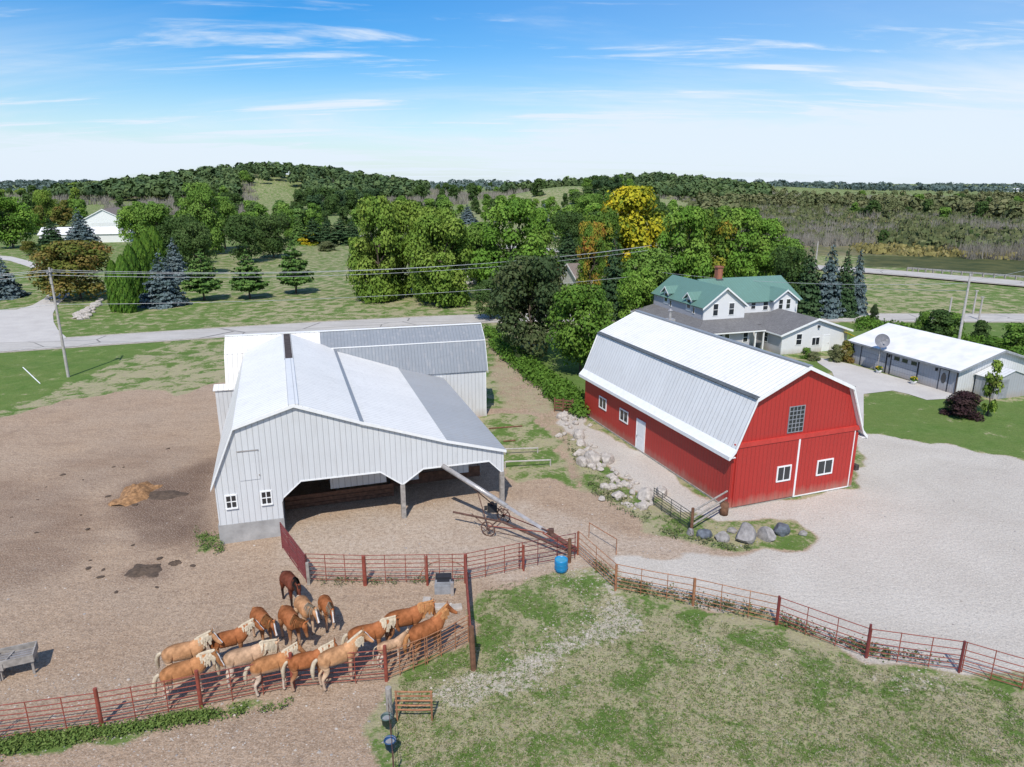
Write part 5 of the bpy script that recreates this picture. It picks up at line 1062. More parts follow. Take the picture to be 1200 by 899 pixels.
def crown_points(n, lobes, seed, low=.18, r=.5, shape='round', lobe_r=(.13,.22)):
    """unit crown: height 0..1, radius r. leaves sit on the shells of many lobes"""
    g = np.random.default_rng(seed); L = []
    while len(L) < lobes:
        z = g.uniform(low, .97); t = (z-low)/(1-low)
        if shape == 'round': env = r*math.sqrt(max(0, 1-(abs(t-.42)/.62)**2.3))
        elif shape == 'tall': env = r*math.sqrt(max(0, 1-(abs(t-.38)/.66)**2.0))
        elif shape == 'drop': env = r*(1-t)**.55*min(1, (t+.12)/.2)
        elif shape == 'dome': env = r*math.sqrt(max(0, 1-t**2.2))
        a = g.uniform(0, 2*PI); q = env*math.sqrt(g.uniform(.25,1.0)); lr = g.uniform(*lobe_r)*(.8+.4*g.random()); q = max(0, q-lr*.45)
        L.append((q*math.cos(a), q*math.sin(a), min(z, 1-lr*.6), lr, g.random()))
    L = np.array(L); w = L[:,3]**2; k_ = g.choice(len(L), n, p=w/w.sum()); d = g.normal(size=(n,3)); d /= np.linalg.norm(d, axis=1, keepdims=True)
    d[:,2] = np.where((d[:,2] < -.2) & (g.random(n) < .6), -d[:,2], d[:,2]); rad = L[k_,3]*(1-.45*g.random(n)**2.2)*(1+.10*np.sin(d[:,0]*9+k_)+.08*np.sin(d[:,2]*11))
    Cc = L[k_,:3]+d*rad[:,None]*np.array([1.05,1.05,.85]); Cc[:,2] = np.clip(Cc[:,2], .03, 1.02)
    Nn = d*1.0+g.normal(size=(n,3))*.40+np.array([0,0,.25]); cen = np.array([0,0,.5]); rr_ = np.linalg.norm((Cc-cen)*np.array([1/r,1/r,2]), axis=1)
    occ = np.clip((rr_-.25)/.65, 0, 1)*np.clip(.35+.65*(rad/L[k_,3]), 0, 1)  # painted shade
    return Cc, Nn, np.stack([L[k_,4]*.7+.3*g.random(n), occ], 1), L
def limb_extra(L, seed, th=.018, base_r=.03):
    return None
def round_crown(name, seed, mat, n=5200, lobes=34, shape='round', leaf=.036, r=.5, low=.16, lobe_r=(.12,.2)):
    Cc, Nn, t, L = crown_points(n, lobes, seed, low, r, shape, lobe_r); g = np.random.default_rng(seed+99)
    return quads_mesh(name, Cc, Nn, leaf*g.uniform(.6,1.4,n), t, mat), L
def trunk_mesh(name, L, seed, top=.62, r0=.028):
    m = MB(); r_ = random.Random(seed); pts = [Vector((0,0,-.02))]
    for i in range(1, 6): pts.append(Vector((r_.gauss(0,.008)*i, r_.gauss(0,.008)*i, top*i/5)))
    for i in range(5): m.tube(pts[i], pts[i+1], r0*(1-.15*i)*(1.35 if i == 0 else 1), r0*(1-.15*(i+1)), n=7, cap=False)
    if L is not None:
        for l in L[:12]:
            b = Vector(l[:3]); a = pts[2+int(b.z*3) if 2+int(b.z*3) < 6 else 5]; a = a if a.z < b.z else pts[1]; mid = a.lerp(b,.5)+Vector((0,0,.03)); m.tube(a, mid, r0*.4, r0*.25, n=5, cap=False); m.tube(mid, b, r0*.25, r0*.1, n=5, cap=False)
    return m.mesh(name, M['bark'])
def conifer_crown(name, seed, mat, n=6000, r=.30, low=.04, tiers=20, droop=.10, leaf=.03, power=.9, gap=.5):
    g = np.random.default_rng(seed); Br = []
    for i in range(tiers):
        t = (i+.5)/tiers; z = low+(1-low)*t; R_ = r*(1-t)**power*g.uniform(.86,1.1)+.008; nb_ = max(5, int(13*(1-t)+5)); ph = g.random()*6
        for j in range(nb_): Br.append((z+g.uniform(-.5,.5)*(1-low)/tiers, R_*g.uniform(.78,1.08), ph+2*PI*j/nb_+g.uniform(-.2,.2), g.random()))
    Br = np.array(Br); w = Br[:,1]**1.5; k_ = g.choice(len(Br), n, p=w/w.sum()); u = g.random(n)**.6; z, R_, a = Br[k_,0], Br[k_,1], Br[k_,2]
    wd = .30*R_*np.sin(np.clip(u,.1,1)*PI*.85+.2)*g.normal(size=n)*.55; rad = R_*u
    x = rad*np.cos(a)-wd*np.sin(a); y = rad*np.sin(a)+wd*np.cos(a); zz = z-droop*rad*1.6+.30*droop*rad*u*u-abs(g.normal(size=n))*.012
    Cc = np.stack([x,y,np.clip(zz,.01,1)],1); Nn = np.stack([np.cos(a)*.55,np.sin(a)*.55,np.full(n,.9)],1)+g.normal(size=(n,3))*.45
    occ = np.clip((u-.15)/.7,0,1); return quads_mesh(name, Cc, Nn, leaf*g.uniform(.6,1.4,n)*(.55+.45*(1-z)), np.stack([Br[k_,3]*.55+.45*g.random(n), occ],1), mat, 1.3)  # painted shade darkens needles near the stem
def column_crown(name, seed, mat, n=5200, r=.13, leaf=.022):
    g = np.random.default_rng(seed); z = g.random(n)**.9; a = g.random(n)*2*PI; env = r*np.minimum(1, (1-z)*3.2)**.55*(.88+.12*np.minimum(1, z*8)); lump = 1+.09*np.sin(a*5+z*13)+.07*np.sin(a*9-z*31)+.05*g.normal(size=n)
    q = env*lump; Cc = np.stack([q*np.cos(a), q*np.sin(a), z],1); Nn = np.stack([np.cos(a),np.sin(a),np.full(n,.35)],1)+g.normal(size=(n,3))*.4
    return quads_mesh(name, Cc, Nn, leaf*g.uniform(.6,1.4,n), np.stack([g.random(n), np.clip(.55+(lump-1)*3.5+.2,0,1)],1), mat, 1.4)  # hollows between lumps get painted shade
PROTO = {}
def proto(kind, var, mk):
    key = (kind, mk, var)
    if key in PROTO: return PROTO[key]
    sd = 100*var+sum(map(ord, kind+mk)); mat = LM[mk]; L = None; nm = 'crown_shape'
    if kind == 'round': cm_, L = round_crown(nm, sd, mat, 12000, 46, 'round', .026, .5)
    elif kind == 'big': cm_, L = round_crown(nm, sd, mat, 17000, 70, 'tall', .0235, .5, .05, (.09,.16))
    elif kind == 'drop': cm_, L = round_crown(nm, sd, mat, 12000, 46, 'drop', .025, .5, .08, (.09,.17))
    elif kind == 'shrub': cm_, L = round_crown(nm, sd, mat, 5000, 26, 'dome', .042, .5, .0, (.14,.24))
    elif kind == 'sparse': cm_, L = round_crown(nm, sd, mat, 1300, 22, 'drop', .05, .42, .12, (.08,.15))
    elif kind == 'spruce': cm_ = conifer_crown(nm, sd, mat, 11000, .5, .03, 19, .14, .034, .85)
    elif kind == 'pine': cm_ = conifer_crown(nm, sd, mat, 7500, .5, .14, 10, -.14, .038, .7)
    elif kind == 'column': cm_ = column_crown(nm, sd, mat, 6000, .5, .04)
    tm = trunk_mesh('trunk_shape', L, sd, {'shrub':.3,'column':.5,'spruce':.9,'pine':.9}.get(kind,.6), .022)
    PROTO[key] = (cm_, tm); return PROTO[key]
NAMES = {'round':'broadleaf_tree','big':'broadleaf_tree','drop':'broadleaf_tree','sparse':'young_tree','shrub':'shrub','spruce':'spruce_tree','pine':'pine_tree','column':'arborvitae'}
nt = 0
def tree(px, by, ty, hw, kind, mk, label, group=None, name=None, y=None):
    """px/by: where the foot stands; ty: its top; hw: half width of the crown in the photo"""
    global nt; nt += 1
    g = at(px, by); h = height_at(px, ty, g); sl = g.y*math.cos(PITCH)+HC*math.sin(PITCH); r = hw/F_*sl*(1.14 if kind in ('spruce','pine') else 1)
    cm_, tm = proto(kind, nt % 2 if kind in ('round','spruce','drop') else 0, mk)
    e = empty(name or NAMES[kind], (g.x, g.y, float(tz(g.x,g.y))), rng.uniform(0,6.28), label, 'shrub' if kind == 'shrub' else 'tree', group)
    for nm, me_ in (('crown', cm_), ('trunk', tm)):
        o = bpy.data.objects.new(nm, me_); COL.objects.link(o); o.parent = e
        o.scale = (2*r, 2*r, h) if nm == 'crown' else (h*.8, h*.8, h)
    return e
T_ = tree
T_(2,349,287,24,'spruce','spruce','blue spruce at the left edge on the lawn inside the driveway curve')
T_(16,291,232,26,'round','bright','bright bushy tree at the far upper left edge')
T_(58,264,224,13,'round','olive','narrow yellow green tree behind the low white roofed house')
T_(63,294,252,18,'spruce','conifer','dark green spruce in front of the low white roofed house')
T_(97,288,243,19,'spruce','spruce','blue spruce just left of the white gabled outbuilding')
T_(35,299,283,9,'round','bronze','tiny reddish ornamental tree on the lawn at upper left')
T_(95,350,284,44,'round','bronze','wide bronze green tree over the driveway end, left of the clipped cedars')
T_(25,275,250,16,'round','green','mid green tree behind the bright bushy one at upper left')
for i, (px, by, ty, hw, w_) in enumerate([(139,365,306,8,'first and nearest the road'),(151,366,300,9,'second'),(160,356,288,9,'third'),(169,346,280,9,'fourth'),(178,338,272,9,'fifth'),(187,330,266,9,'sixth and farthest back')]):
    T_(px,by,ty,hw,'column','cedar', f'clipped columnar cedar, {w_} in the receding row beside the blue spruce', 'columnar cedars in a receding row')
T_(193,358,291,25,'spruce','spruce','full blue spruce right of the cedar row at the mown verge')
T_(208,332,276,17,'spruce','spruce','blue grey spruce peeping out behind the full one')
T_(163,292,243,20,'round','bright','light green tree right of the white outbuilding')
T_(190,295,240,24,'round','green','green tree behind the top of the cedar row')
T_(214,312,252,22,'round','dark','dark tree behind the cedar row and blue spruces')
T_(240,298,216,25,'big','green','tall dark topped green tree above the pair of young pines')
T_(264,292,232,19,'round','green','rounded green tree left of the dark twin trees')
T_(232,322,262,22,'round','dark','dark green tree right of the hidden blue spruce')
T_(240,352,291,21,'pine','pine','light green young pine nearest the blue spruce','young pines on the mown field')
T_(293,350,292,20,'pine','pine','middle young pine of the three on the mown field','young pines on the mown field')
T_(347,344,280,20,'pine','pine','rightmost young pine standing alone on the mown field','young pines on the mown field')
T_(287,308,254,21,'round','dark','dark rounded maple, left of the pair behind the pines')
T_(321,302,250,22,'round','dark','dark rounded maple, right of the pair behind the pines')
for i, (px, w_) in enumerate([(352,'left end'),(368,'second from the left'),(384,'middle'),(399,'second from the right'),(413,'right end')]): T_(px,287,252+(i%2)*3,14,'pine' if i%2 else 'spruce','pine' if i == 0 else 'conifer', f'small conifer in the dense row beyond the mown field, {w_}', 'conifer row beyond the mown field')
T_(364,287,272,15,'shrub','yellow','low yellow flowering shrub at the top of the mown field', name='shrub')
T_(385,294,283,12,'shrub','scrub','low brown scrub patch beside the yellow shrub')
T_(338,283,246,16,'round','green','mid green tree left of the conifer row')
T_(447,352,232,33,'big','olive','tallest yellow green poplar at the left back of the big clump')
T_(480,346,237,36,'big','olive','yellow green tree at the middle back of the big clump')
T_(512,352,245,36,'big','olive','yellow green tree at the right back of the big clump')
T_(440,346,279,29,'round','olive','low rounded yellow green tree at the left front of the big clump')
T_(517,357,254,38,'big','olive','broad yellow green tree with rusty tinge at the right front of the big clump')
T_(600,352,236,44,'big','bright','bright green spreading tree between the big clump and the dark maple')
T_(560,336,262,24,'round','green','green tree just right of the olive clump')
T_(632,336,246,26,'drop','bright','weeping bright green tree behind the dark maple')
T_(575,374,330,22,'round','dark','small dark tree tucked left of the dark maple')
T_(637,282,235,13,'spruce','spruce','blue spruce standing up behind the weeping tree')
T_(548,262,238,12,'spruce','spruce','distant blue green spruce above the bright tree')
T_(622,420,303,47,'round','maroon','large dark green rounded maple beside the stony lane, behind the rear barn')
T_(680,438,336,38,'round','fresh','fresh green maple with a rusty tinge left of the red barn roof')
T_(740,330,221,46,'round','yellow','golden yellow tree, brightest of the grove behind the farmhouse')
T_(702,338,244,27,'big','autumn','green tree with yellow patches left of the golden one')
T_(692,352,262,18,'round','autumn','small green tree with golden patches low left of the tall golden one')
T_(718,372,270,24,'spruce','conifer','dark spruce in front of the golden tree')
T_(668,305,248,22,'round','dark','dark tree above the small brown roof')
T_(665,322,268,22,'spruce','conifer','dark conifer beside the small brown roof')
T_(690,265,228,20,'round','green','green tree on the rise behind the golden tree')
T_(757,372,292,34,'big','green','green tree in front, left of the farmhouse')
T_(745,382,315,24,'round','bright','small bright bush-like tree at the farmhouse west corner')
T_(797,352,244,36,'big','bright','tall bright green tree behind the farmhouse west gable')
T_(826,345,246,36,'big','autumn','green tree with orange tips above the chimney')
T_(862,345,246,36,'big','bright','bright green tree right of the chimney')
T_(893,340,258,30,'big','bright','bright green tree at the right end of the grove')
T_(915,345,282,26,'round','green','rounded green tree behind the east end of the green roof')
T_(922,366,290,24,'round','dark','dark green tree touching the east end of the green roof')
T_(943,370,283,22,'spruce','conifer','dark conifer, left of the blue spruces beyond the house')
T_(967,370,280,22,'spruce','spruce','blue spruce, left of the three beyond the house')
T_(985,370,286,18,'spruce','conifer','green spruce between the two blue ones beyond the house')
T_(1000,368,286,14,'spruce','spruce','blue spruce, rightmost of the row beyond the house')
T_(1157,487,424,17,'sparse','olive','thin yellow green sapling on the lawn beside the garden shed')
T_(1127,488,460,21,'shrub','purple','dark purple shrub on the lawn below the garage corner')
T_(1112,484,468,9,'shrub','scrub','small grey green shrub left of the dark purple one')
T_(1098,396,364,20,'shrub','dark','bushy dark shrub behind the middle of the garage roof')
T_(1082,392,366,11,'shrub','green','leafy green shrub behind the garage, left of the dark bushy one')
T_(1117,398,368,12,'shrub','green','leafy shrub just left of the tall pole behind the garage')
T_(1146,400,376,11,'shrub','dark','round dark shrub right of the tall pole behind the garage')
T_(1184,412,380,20,'shrub','green','wide green shrub at the right edge behind the garage')
T_(1165,412,396,14,'shrub','vine','low leafy shrub between the round and the wide one behind the garage')
T_(1023,378,357,7,'drop','maroon','small dark spindly tree at the left end of the garage')
T_(977,424,404,8,'shrub','scrub','small shrub against the white annex left of the door')
T_(944,420,408,7,'shrub','green','little round shrub near the annex corner, leftmost of three')
T_(953,422,412,8,'shrub','scrub','low flowering shrub under the double annex window')
T_(990,424,400,9,'shrub','bronze','reddish shrub between the annex and the garage')
T_(1004,440,418,5,'shrub','bronze','dark red climber beside the garage left corner') if False else None
g = at(992,412)
m = MB(); m.slab([(0,0,2.1),(1.0,.3,1.6),(.8,1.3,1.6),(-.2,1.0,2.1)], .04); m.tube((1.0,.3,0),(1.0,.3,1.6),.03,n=6); m.tube((.8,1.3,0),(.8,1.3,1.6),.03,n=6); o = m.build('awning', M['yellow'], label='small yellow awning at the annex corner beside the garage', cat='awning'); o.location = (g.x, g.y, .1)
# planters
for (w_, lab) in ((8.3,'white tub of yellow flowers beside the plain overhead door'),(3.95,'white tub of yellow flowers between the paned door and the walk-in door')):
    p = frame_pt(gp, TH, -.75, w_); e = empty('flower_planter', (p.x,p.y,0.02), 0, lab, 'planter')
    m = MB(); m.lathe([(.01,0),(.22,0),(.30,.35),(.30,.38),(.25,.36),(.01,.33)], 18); m.build('tub', M['white_trim'], e, smooth=True)
    cm_, tm = proto('shrub', 0, 'vine'); o = bpy.data.objects.new('foliage', cm_); COL.objects.link(o); o.parent = e; o.location = (0,0,.3); o.scale = (.75,.75,.45)
    m = MB()
    for i in range(60): a = rng.random()*6.28; q = .34*math.sqrt(rng.random()); z = .72-q*q*1.2+rng.uniform(-.05,.05); m.box(q*math.cos(a)-.03,q*math.sin(a)-.03,z,q*math.cos(a)+.03,q*math.sin(a)+.03,z+.03)
    m.build('flowers', M['petal'], e)
# ------------------------------------------------------------------ stuff: vines, weeds, tufts, brush, far woods
def pix_in(poly):
    xs = [p[0] for p in poly]; ys = [p[1] for p in poly]
    while True:
        x, y = rng.uniform(min(xs), max(xs)), rng.uniform(min(ys), max(ys))
        if inpoly(np.array([x]), np.array([y]), poly)[0]: return x, y
def leafy(name, poly, n, h, leaf, mk, lab, cat, per=14, spread=.35, hvar=.5):
    C_ = []; S_ = []; Tn = []; Nn = []
    for i in range(n):
        p = at(*pix_in(poly))
        while fbm(np.array([p.x]), np.array([p.y]), .9 if h < 1.5 else 14, 23)[0] < rng.uniform(.30,.62): p = at(*pix_in(poly))
        hh = h*rng.uniform(1-hvar, 1+hvar*.4); tt = rng.random()
        d = rng.normal(size=(per,3))*np.array([spread,spread,0]); z = hh*rng.random(per)**.7
        zt = float(tz(p.x,p.y)); C_.append(np.stack([p.x+d[:,0]*(1-z/hh*.4), p.y+d[:,1]*(1-z/hh*.4), zt+z],1)); Nn.append(np.stack([d[:,0]*1.5,d[:,1]*1.5,np.full(per,.6)],1)+rng.normal(size=(per,3))*.5); S_.append(leaf*rng.uniform(.6,1.4,per)); Tn.append(np.stack([tt*.6+.4*rng.random(per), .35+.65*z/hh],1))  # leaves near the ground carry painted shade
    me = quads_mesh(name, np.concatenate(C_), np.concatenate(Nn), np.concatenate(S_), np.concatenate(Tn), LM[mk]); o = bpy.data.objects.new(name, me); COL.objects.link(o); return tag(o, lab, cat, None, 'stuff')
leafy('vine_bank', [(566,388),(590,398),(612,418),(650,448),(688,476),(690,490),(674,486),(640,462),(605,432),(580,412)], 900, .95, .16, 'vine', 'dense green vines running up the bank beside the stony lane', 'vines', 26, .45)
leafy('roadside_weeds', [(-20,872),(0,868),(118,855),(240,836),(300,826),(358,820),(360,826),(300,836),(240,846),(120,864),(0,886)], 620, .26, .055, 'weed', 'green weeds growing under the lower red fence', 'weeds', 14, .14)
leafy('barn_weeds', [(228,622),(250,622),(262,640),(258,650),(232,648)], 40, .35, .06, 'weed', 'green weeds at the white barn corner', 'weeds', 14, .14)
leafy('fence_weeds', [(690,655),(725,680),(815,700),(910,722),(1015,760),(1100,776),(1015,768),(910,731),(815,709),(722,690)], 240, .35, .07, 'scrub', 'sparse dry weeds tangled through the rusty yard fence', 'weeds', 10, .2)
leafy('rail_weeds', [(360,678),(545,678),(545,685),(360,686)], 70, .22, .05, 'scrub', 'thin weeds along the foot of the back fence', 'weeds', 10, .15)
leafy('bank_weeds', [(650,500),(690,548),(760,598),(800,618),(860,640),(940,640),(860,646),(780,628),(700,585)], 160, .22, .07, 'scrub', 'tufts of dry grass on the bank below the stones', 'weeds', 10, .18)
leafy('garage_greens', [(1005,376),(1060,384),(1130,398),(1200,410),(1200,424),(1130,405),(1060,392),(1005,388)], 260, .9, .22, 'vine', 'low garden greenery behind the garage', 'greenery', 16, .5)
def tufts(name, poly, n, mk, hmax, lab):
    C_ = []; Nn = []; S_ = []; Tn = []
    V_ = np.array([tuple(at(*pix_in(poly)))[:2] for _ in range(n)]); per = 5
    X = np.repeat(V_[:,0], per)+rng.normal(size=n*per)*.05; Y = np.repeat(V_[:,1], per)+rng.normal(size=n*per)*.05; h = rng.uniform(.3,1,n*per)*hmax
    me = quads_mesh(name, np.stack([X,Y,h*.45],1), np.stack([rng.normal(size=n*per)*.6,rng.normal(size=n*per)*.6,1.2+0*X],1), h*.8, np.stack([np.repeat(rng.random(n),per), .6+.4*rng.random(n*per)],1), LM[mk], .35)
    o = bpy.data.objects.new(name, me); COL.objects.link(o); return tag(o, lab, 'grass', None, 'stuff')
PAST = [(470,800),(556,750),(565,692),(660,668),(720,700),(910,745),(1020,782),(1130,800),(1200,815),(1200,899),(462,899),(465,830)]
tufts('pasture_grass', PAST, 9000, 'tuft', .10, 'green grass tufts of the pasture'); tufts('dry_grass', PAST, 9000, 'drytuft', .10, 'dry tan grass tufts of the pasture')
def brush(name, polys, counts, mk, h0, h1, per, w, lab, cat):
    """upright bare twigs"""
    P_ = []
    for poly, n in zip(polys, counts):
        for _ in range(n):
            while True:
                x, y = pix_in(poly); g = at(x, y)
                if fbm(np.array([g.x]), np.array([g.y]), 26, 11)[0] > rng.uniform(.38,.56): break
            P_.append((g.x, g.y))
    P_ = np.array(P_); n = len(P_); X = np.repeat(P_[:,0],per); Y = np.repeat(P_[:,1],per); dist = np.repeat(np.hypot(P_[:,0],P_[:,1]),per); H = np.repeat(rng.uniform(h0,h1,n)*(.5+fbm(P_[:,0],P_[:,1],40,17)),per)*rng.uniform(.5,1.0,n*per)
    sc = np.clip(dist/220,.7,3.0); Z0 = tz(X,Y); dx = rng.normal(size=n*per)*.28*H*.5; dy = rng.normal(size=n*per)*.28*H*.5; ox = rng.normal(size=n*per)*.5*sc; oy = rng.normal(size=n*per)*.5*sc
    a = rng.random(n*per)*6.28; wx = np.cos(a)*w*sc; wy = np.sin(a)*w*sc*.3
    b0 = np.stack([X+ox-wx,Y+oy-wy,Z0],1); b1_ = np.stack([X+ox+wx,Y+oy+wy,Z0],1); t1 = np.stack([X+ox+dx+wx*.3,Y+oy+dy+wy,Z0+H],1); t0 = np.stack([X+ox+dx-wx*.3,Y+oy+dy-wy,Z0+H],1)
    co = np.stack([b0,b1_,t1,t0],1).reshape(-1,3); N_ = n*per; me = bpy.data.meshes.new(name); me.vertices.add(N_*4); me.vertices.foreach_set('co', co.astype(np.float32).ravel()); me.loops.add(N_*4); me.loops.foreach_set('vertex_index', np.arange(N_*4,dtype=np.int32)); me.polygons.add(N_)
    me.polygons.foreach_set('loop_start', np.arange(0,N_*4,4,dtype=np.int32)); me.polygons.foreach_set('loop_total', np.full(N_,4,np.int32)); me.update(calc_edges=True); me.materials.append(LM[mk])
    a_ = me.attributes.new('tint_shade','FLOAT_COLOR','FACE'); t4 = np.ones((N_,4),np.float32); t4[:,0] = np.repeat(rng.random(n),per)*.7+.3*rng.random(N_); t4[:,1] = .6+.4*rng.random(N_); a_.data.foreach_set('color', t4.ravel()); me.update()
    o = bpy.data.objects.new(name, me); COL.objects.link(o); return tag(o, lab, cat, None, 'stuff')
brush('bare_brush', [[(840,250),(900,246),(1200,246),(1300,246),(1300,304),(1150,303),(1010,290),(860,290)],[(770,228),(1300,232),(1300,246),(770,242)],[(860,262),(1005,268),(1005,298),(870,296)],[(1120,272),(1300,270),(1300,308),(1130,304)]], [1150,650,300,500], 'brush', 1.6, 5.0, 24, .06, 'grey leafless brush covering the marsh beyond the highway', 'brush')
brush('bare_brush', [[(120,238),(300,236),(300,256),(120,252)],[(370,232),(620,228),(620,240),(370,248)],[(0,232),(130,232),(130,244),(0,244)]], [600,600,180], 'brush', 3, 7, 24, .08, 'grey leafless thicket below the wooded hill', 'brush')
leafy('marsh_scrub', [(790,236),(1300,234),(1300,300),(1130,300),(1010,286),(860,284)], 3200, 3.2, .9, 'scrub', 'dusty green and tan scrub growing low through the marsh brush', 'scrub', 26, 2.2, .6)
leafy('marsh_sedge', [(1000,290),(1200,292),(1300,300),(1300,306),(1140,303),(1010,297)], 260, 1.4, .7, 'sedge', 'yellow brown sedge along the near edge of the marsh', 'sedge', 18, 2.0, .5)
leafy('marsh_sedge', [(985,256),(1090,258),(1095,268),(990,268)], 200, 1.6, 1.1, 'sedge', 'pale golden clearing of sedge inside the marsh brush', 'sedge', 18, 4.0, .5)
def forest(name, pts, hs, mk, nq, lab, leaf=1.0, cat='woods', wide=.42):
    """a mass of crowns, one object"""
    C_ = []; Nn = []; S_ = []; Tn = []
    for (x, y, z), h in zip(pts, hs):
        n = int(nq); d = rng.normal(size=(n,3)); d /= np.linalg.norm(d,axis=1,keepdims=True); d[:,2] = np.abs(d[:,2])*1.25-.35; r = h*wide*(1+.25*np.sin(3*np.arctan2(d[:,1],d[:,0])+x)); k_ = .72+.28*rng.random(n)
        C_.append(np.stack([x+d[:,0]*r*k_, y+d[:,1]*r*k_, z+h*.52+d[:,2]*h*.46*k_],1)); Nn.append(d+rng.normal(size=(n,3))*.4+np.array([0,0,.2])); S_.append(h*.17*leaf*rng.uniform(.6,1.4,n)); Tn.append(np.stack([np.full(n,rng.random())*.7+.3*rng.random(n), np.clip(.45+.6*d[:,2],0,1)],1))  # crown undersides carry painted shade
    me = quads_mesh(name, np.concatenate(C_), np.concatenate(Nn), np.concatenate(S_), np.concatenate(Tn), LM[mk]); o = bpy.data.objects.new(name, me); COL.objects.link(o); return tag(o, lab, cat, None, 'stuff')
def sample(n, azpx, d0, d1, cond=None, pw=1.0):
    out = []
    while len(out) < n:
        px = rng.uniform(*azpx); u = rng.random()**pw; d = 1/((1-u)/d0+u/d1); x = (px-600)/865*d; y = d
        if cond is None or cond(x, y): out.append((x, y, float(tz(x,y))))
    return out
hillL = lambda x, y: (((x+265)/190)**2+((y-800)/230)**2 < 1 or ((x+150)/150)**2+((y-840)/190)**2 < 1) and not (-.375 < x/y < -.285 and y < 700)
pts = sample(900, (60,500), 560, 1000, hillL); forest('hill_woods', pts, rng.uniform(10,15,len(pts)), 'far', 90, 'green woods covering the long hill at left')
ridge = lambda x, y: not (((x-50)/85)**2+((y-620)/95)**2 < 1)
pts = sample(620, (590,900), 620, 1100, lambda x, y: y > 640 and ridge(x, y)); forest('ridge_woods', pts, rng.uniform(9,15,len(pts)), 'far', 80, 'dark green woods on the ridge behind the grassy knoll')
pts = sample(900, (-60,1260), 1100, 3600, lambda x, y: vn(x, y) > .42 or y > 2400) if False else sample(1500, (-60,1260), 1100, 3800, None, .8); forest('horizon_woods', pts, rng.uniform(9,14,len(pts))*np.array([1+.25*(p[1] > 2000) for p in pts]), 'farhaze', 34, 'woods along the horizon with haze blue painted in', 1.5, wide=.75)
pts = sample(620, (820,1280), 330, 1000, lambda x, y: fbm(np.array([x]), np.array([y]), 90, 3)[0] > .50); forest('marsh_trees', pts, rng.uniform(5,10,len(pts)), 'scrub', 80, 'dusty green willows scattered through the marsh')
# nearer woods as single trees
def cheap(mk, var):
    key = ('cheap', mk, var)
    if key not in PROTO:
        cm_, L = round_crown('crown_shape', 500+var*7+len(mk), LM[mk], 2200, 28, ['round','tall','drop'][var % 3], .060, .5, .08, (.12,.2)); tm = trunk_mesh('trunk_shape', None, var, .5, .025)
        PROTO[key] = (cm_, tm)
    return PROTO[key]
def wood(poly, n, mks, h0, h1, label, group, wide=.42, name='wood_tree'):
    for i in range(n):
        x, y = pix_in(poly); g = at(x, y); mk = mks[int(rng.integers(len(mks)))]; h = rng.uniform(h0, h1); cm_, tm = cheap(mk, int(rng.integers(3)))
        z = float(tz(g.x, g.y)); e = bpy.data.objects.new(name, cm_); COL.objects.link(e); e.location = (g.x, g.y, z); e.rotation_euler = (0,0,rng.uniform(0,6.28)); w_ = h*wide*2*rng.uniform(.8,1.15); e.scale = (w_, w_, h); tag(e, label, 'tree', group)
wood([(-40,232),(120,232),(120,250),(60,262),(-40,262)], 26, ['green','dark','dark','olive'], 8, 13, 'leafy tree in the loose wood at the upper left behind the houses', 'trees behind the upper left houses')
wood([(120,236),(300,232),(300,250),(140,254)], 22, ['dark','green','dark'], 9, 13, 'dark leafy tree in the belt below the wooded hill', 'trees in the belt below the hill')
wood([(150,262),(440,256),(440,274),(300,276),(150,288)], 44, ['green','bright','dark','green','pine'], 6, 10.5, 'leafy tree in the layered belt above the mown field', 'trees in the belt above the mown field')
wood([(-30,250),(140,250),(140,268),(90,268),(-30,282)], 20, ['green','bright','green','bronze'], 6, 10, 'leafy tree among the gardens at upper left', 'trees among the gardens at upper left')
wood([(440,244),(640,240),(660,262),(440,268)], 30, ['green','dark','green','bright'], 6, 11, 'leafy tree behind the yellow green clump and weeping tree', 'trees behind the central clump')
wood([(640,262),(760,258),(860,262),(860,285),(650,290)], 26, ['green','dark','bright','autumn'], 7, 11, 'leafy tree in the depth of the grove behind the farmhouse', 'trees deep in the farmhouse grove')
wood([(345,232),(450,230),(450,252),(345,256)], 26, ['conifer','dark'], 10, 15, 'dark tree in the thick stand right of the tan field', 'dark trees right of the tan field')
wood([(450,228),(620,226),(620,238),(450,244)], 24, ['dark','dark','green'], 9, 14, 'dark leafy tree in the belt behind the yellow green clump', 'trees behind the yellow green clump')
wood([(620,238),(760,236),(770,252),(640,256)], 22, ['dark','green','conifer'], 9, 14, 'dark leafy tree behind the grove at the foot of the knoll', 'trees at the foot of the knoll')
wood([(760,226),(900,228),(900,238),(760,240)], 20, ['dark','dark','green'], 8, 13, 'dark tree in the line between the knoll and the marsh', 'trees between knoll and marsh')
wood([(905,232),(1240,232),(1240,262),(1000,262)], 46, ['scrub','green','scrub','dark'], 5, 10, 'dusty green tree standing in the marsh beyond the highway', 'trees standing in the marsh')
wood([(1010,284),(1200,286),(1200,298),(1010,294)], 6, ['scrub','dark'], 3, 5, 'low dusty bush at the near edge of the marsh', 'bushes at the near marsh edge')
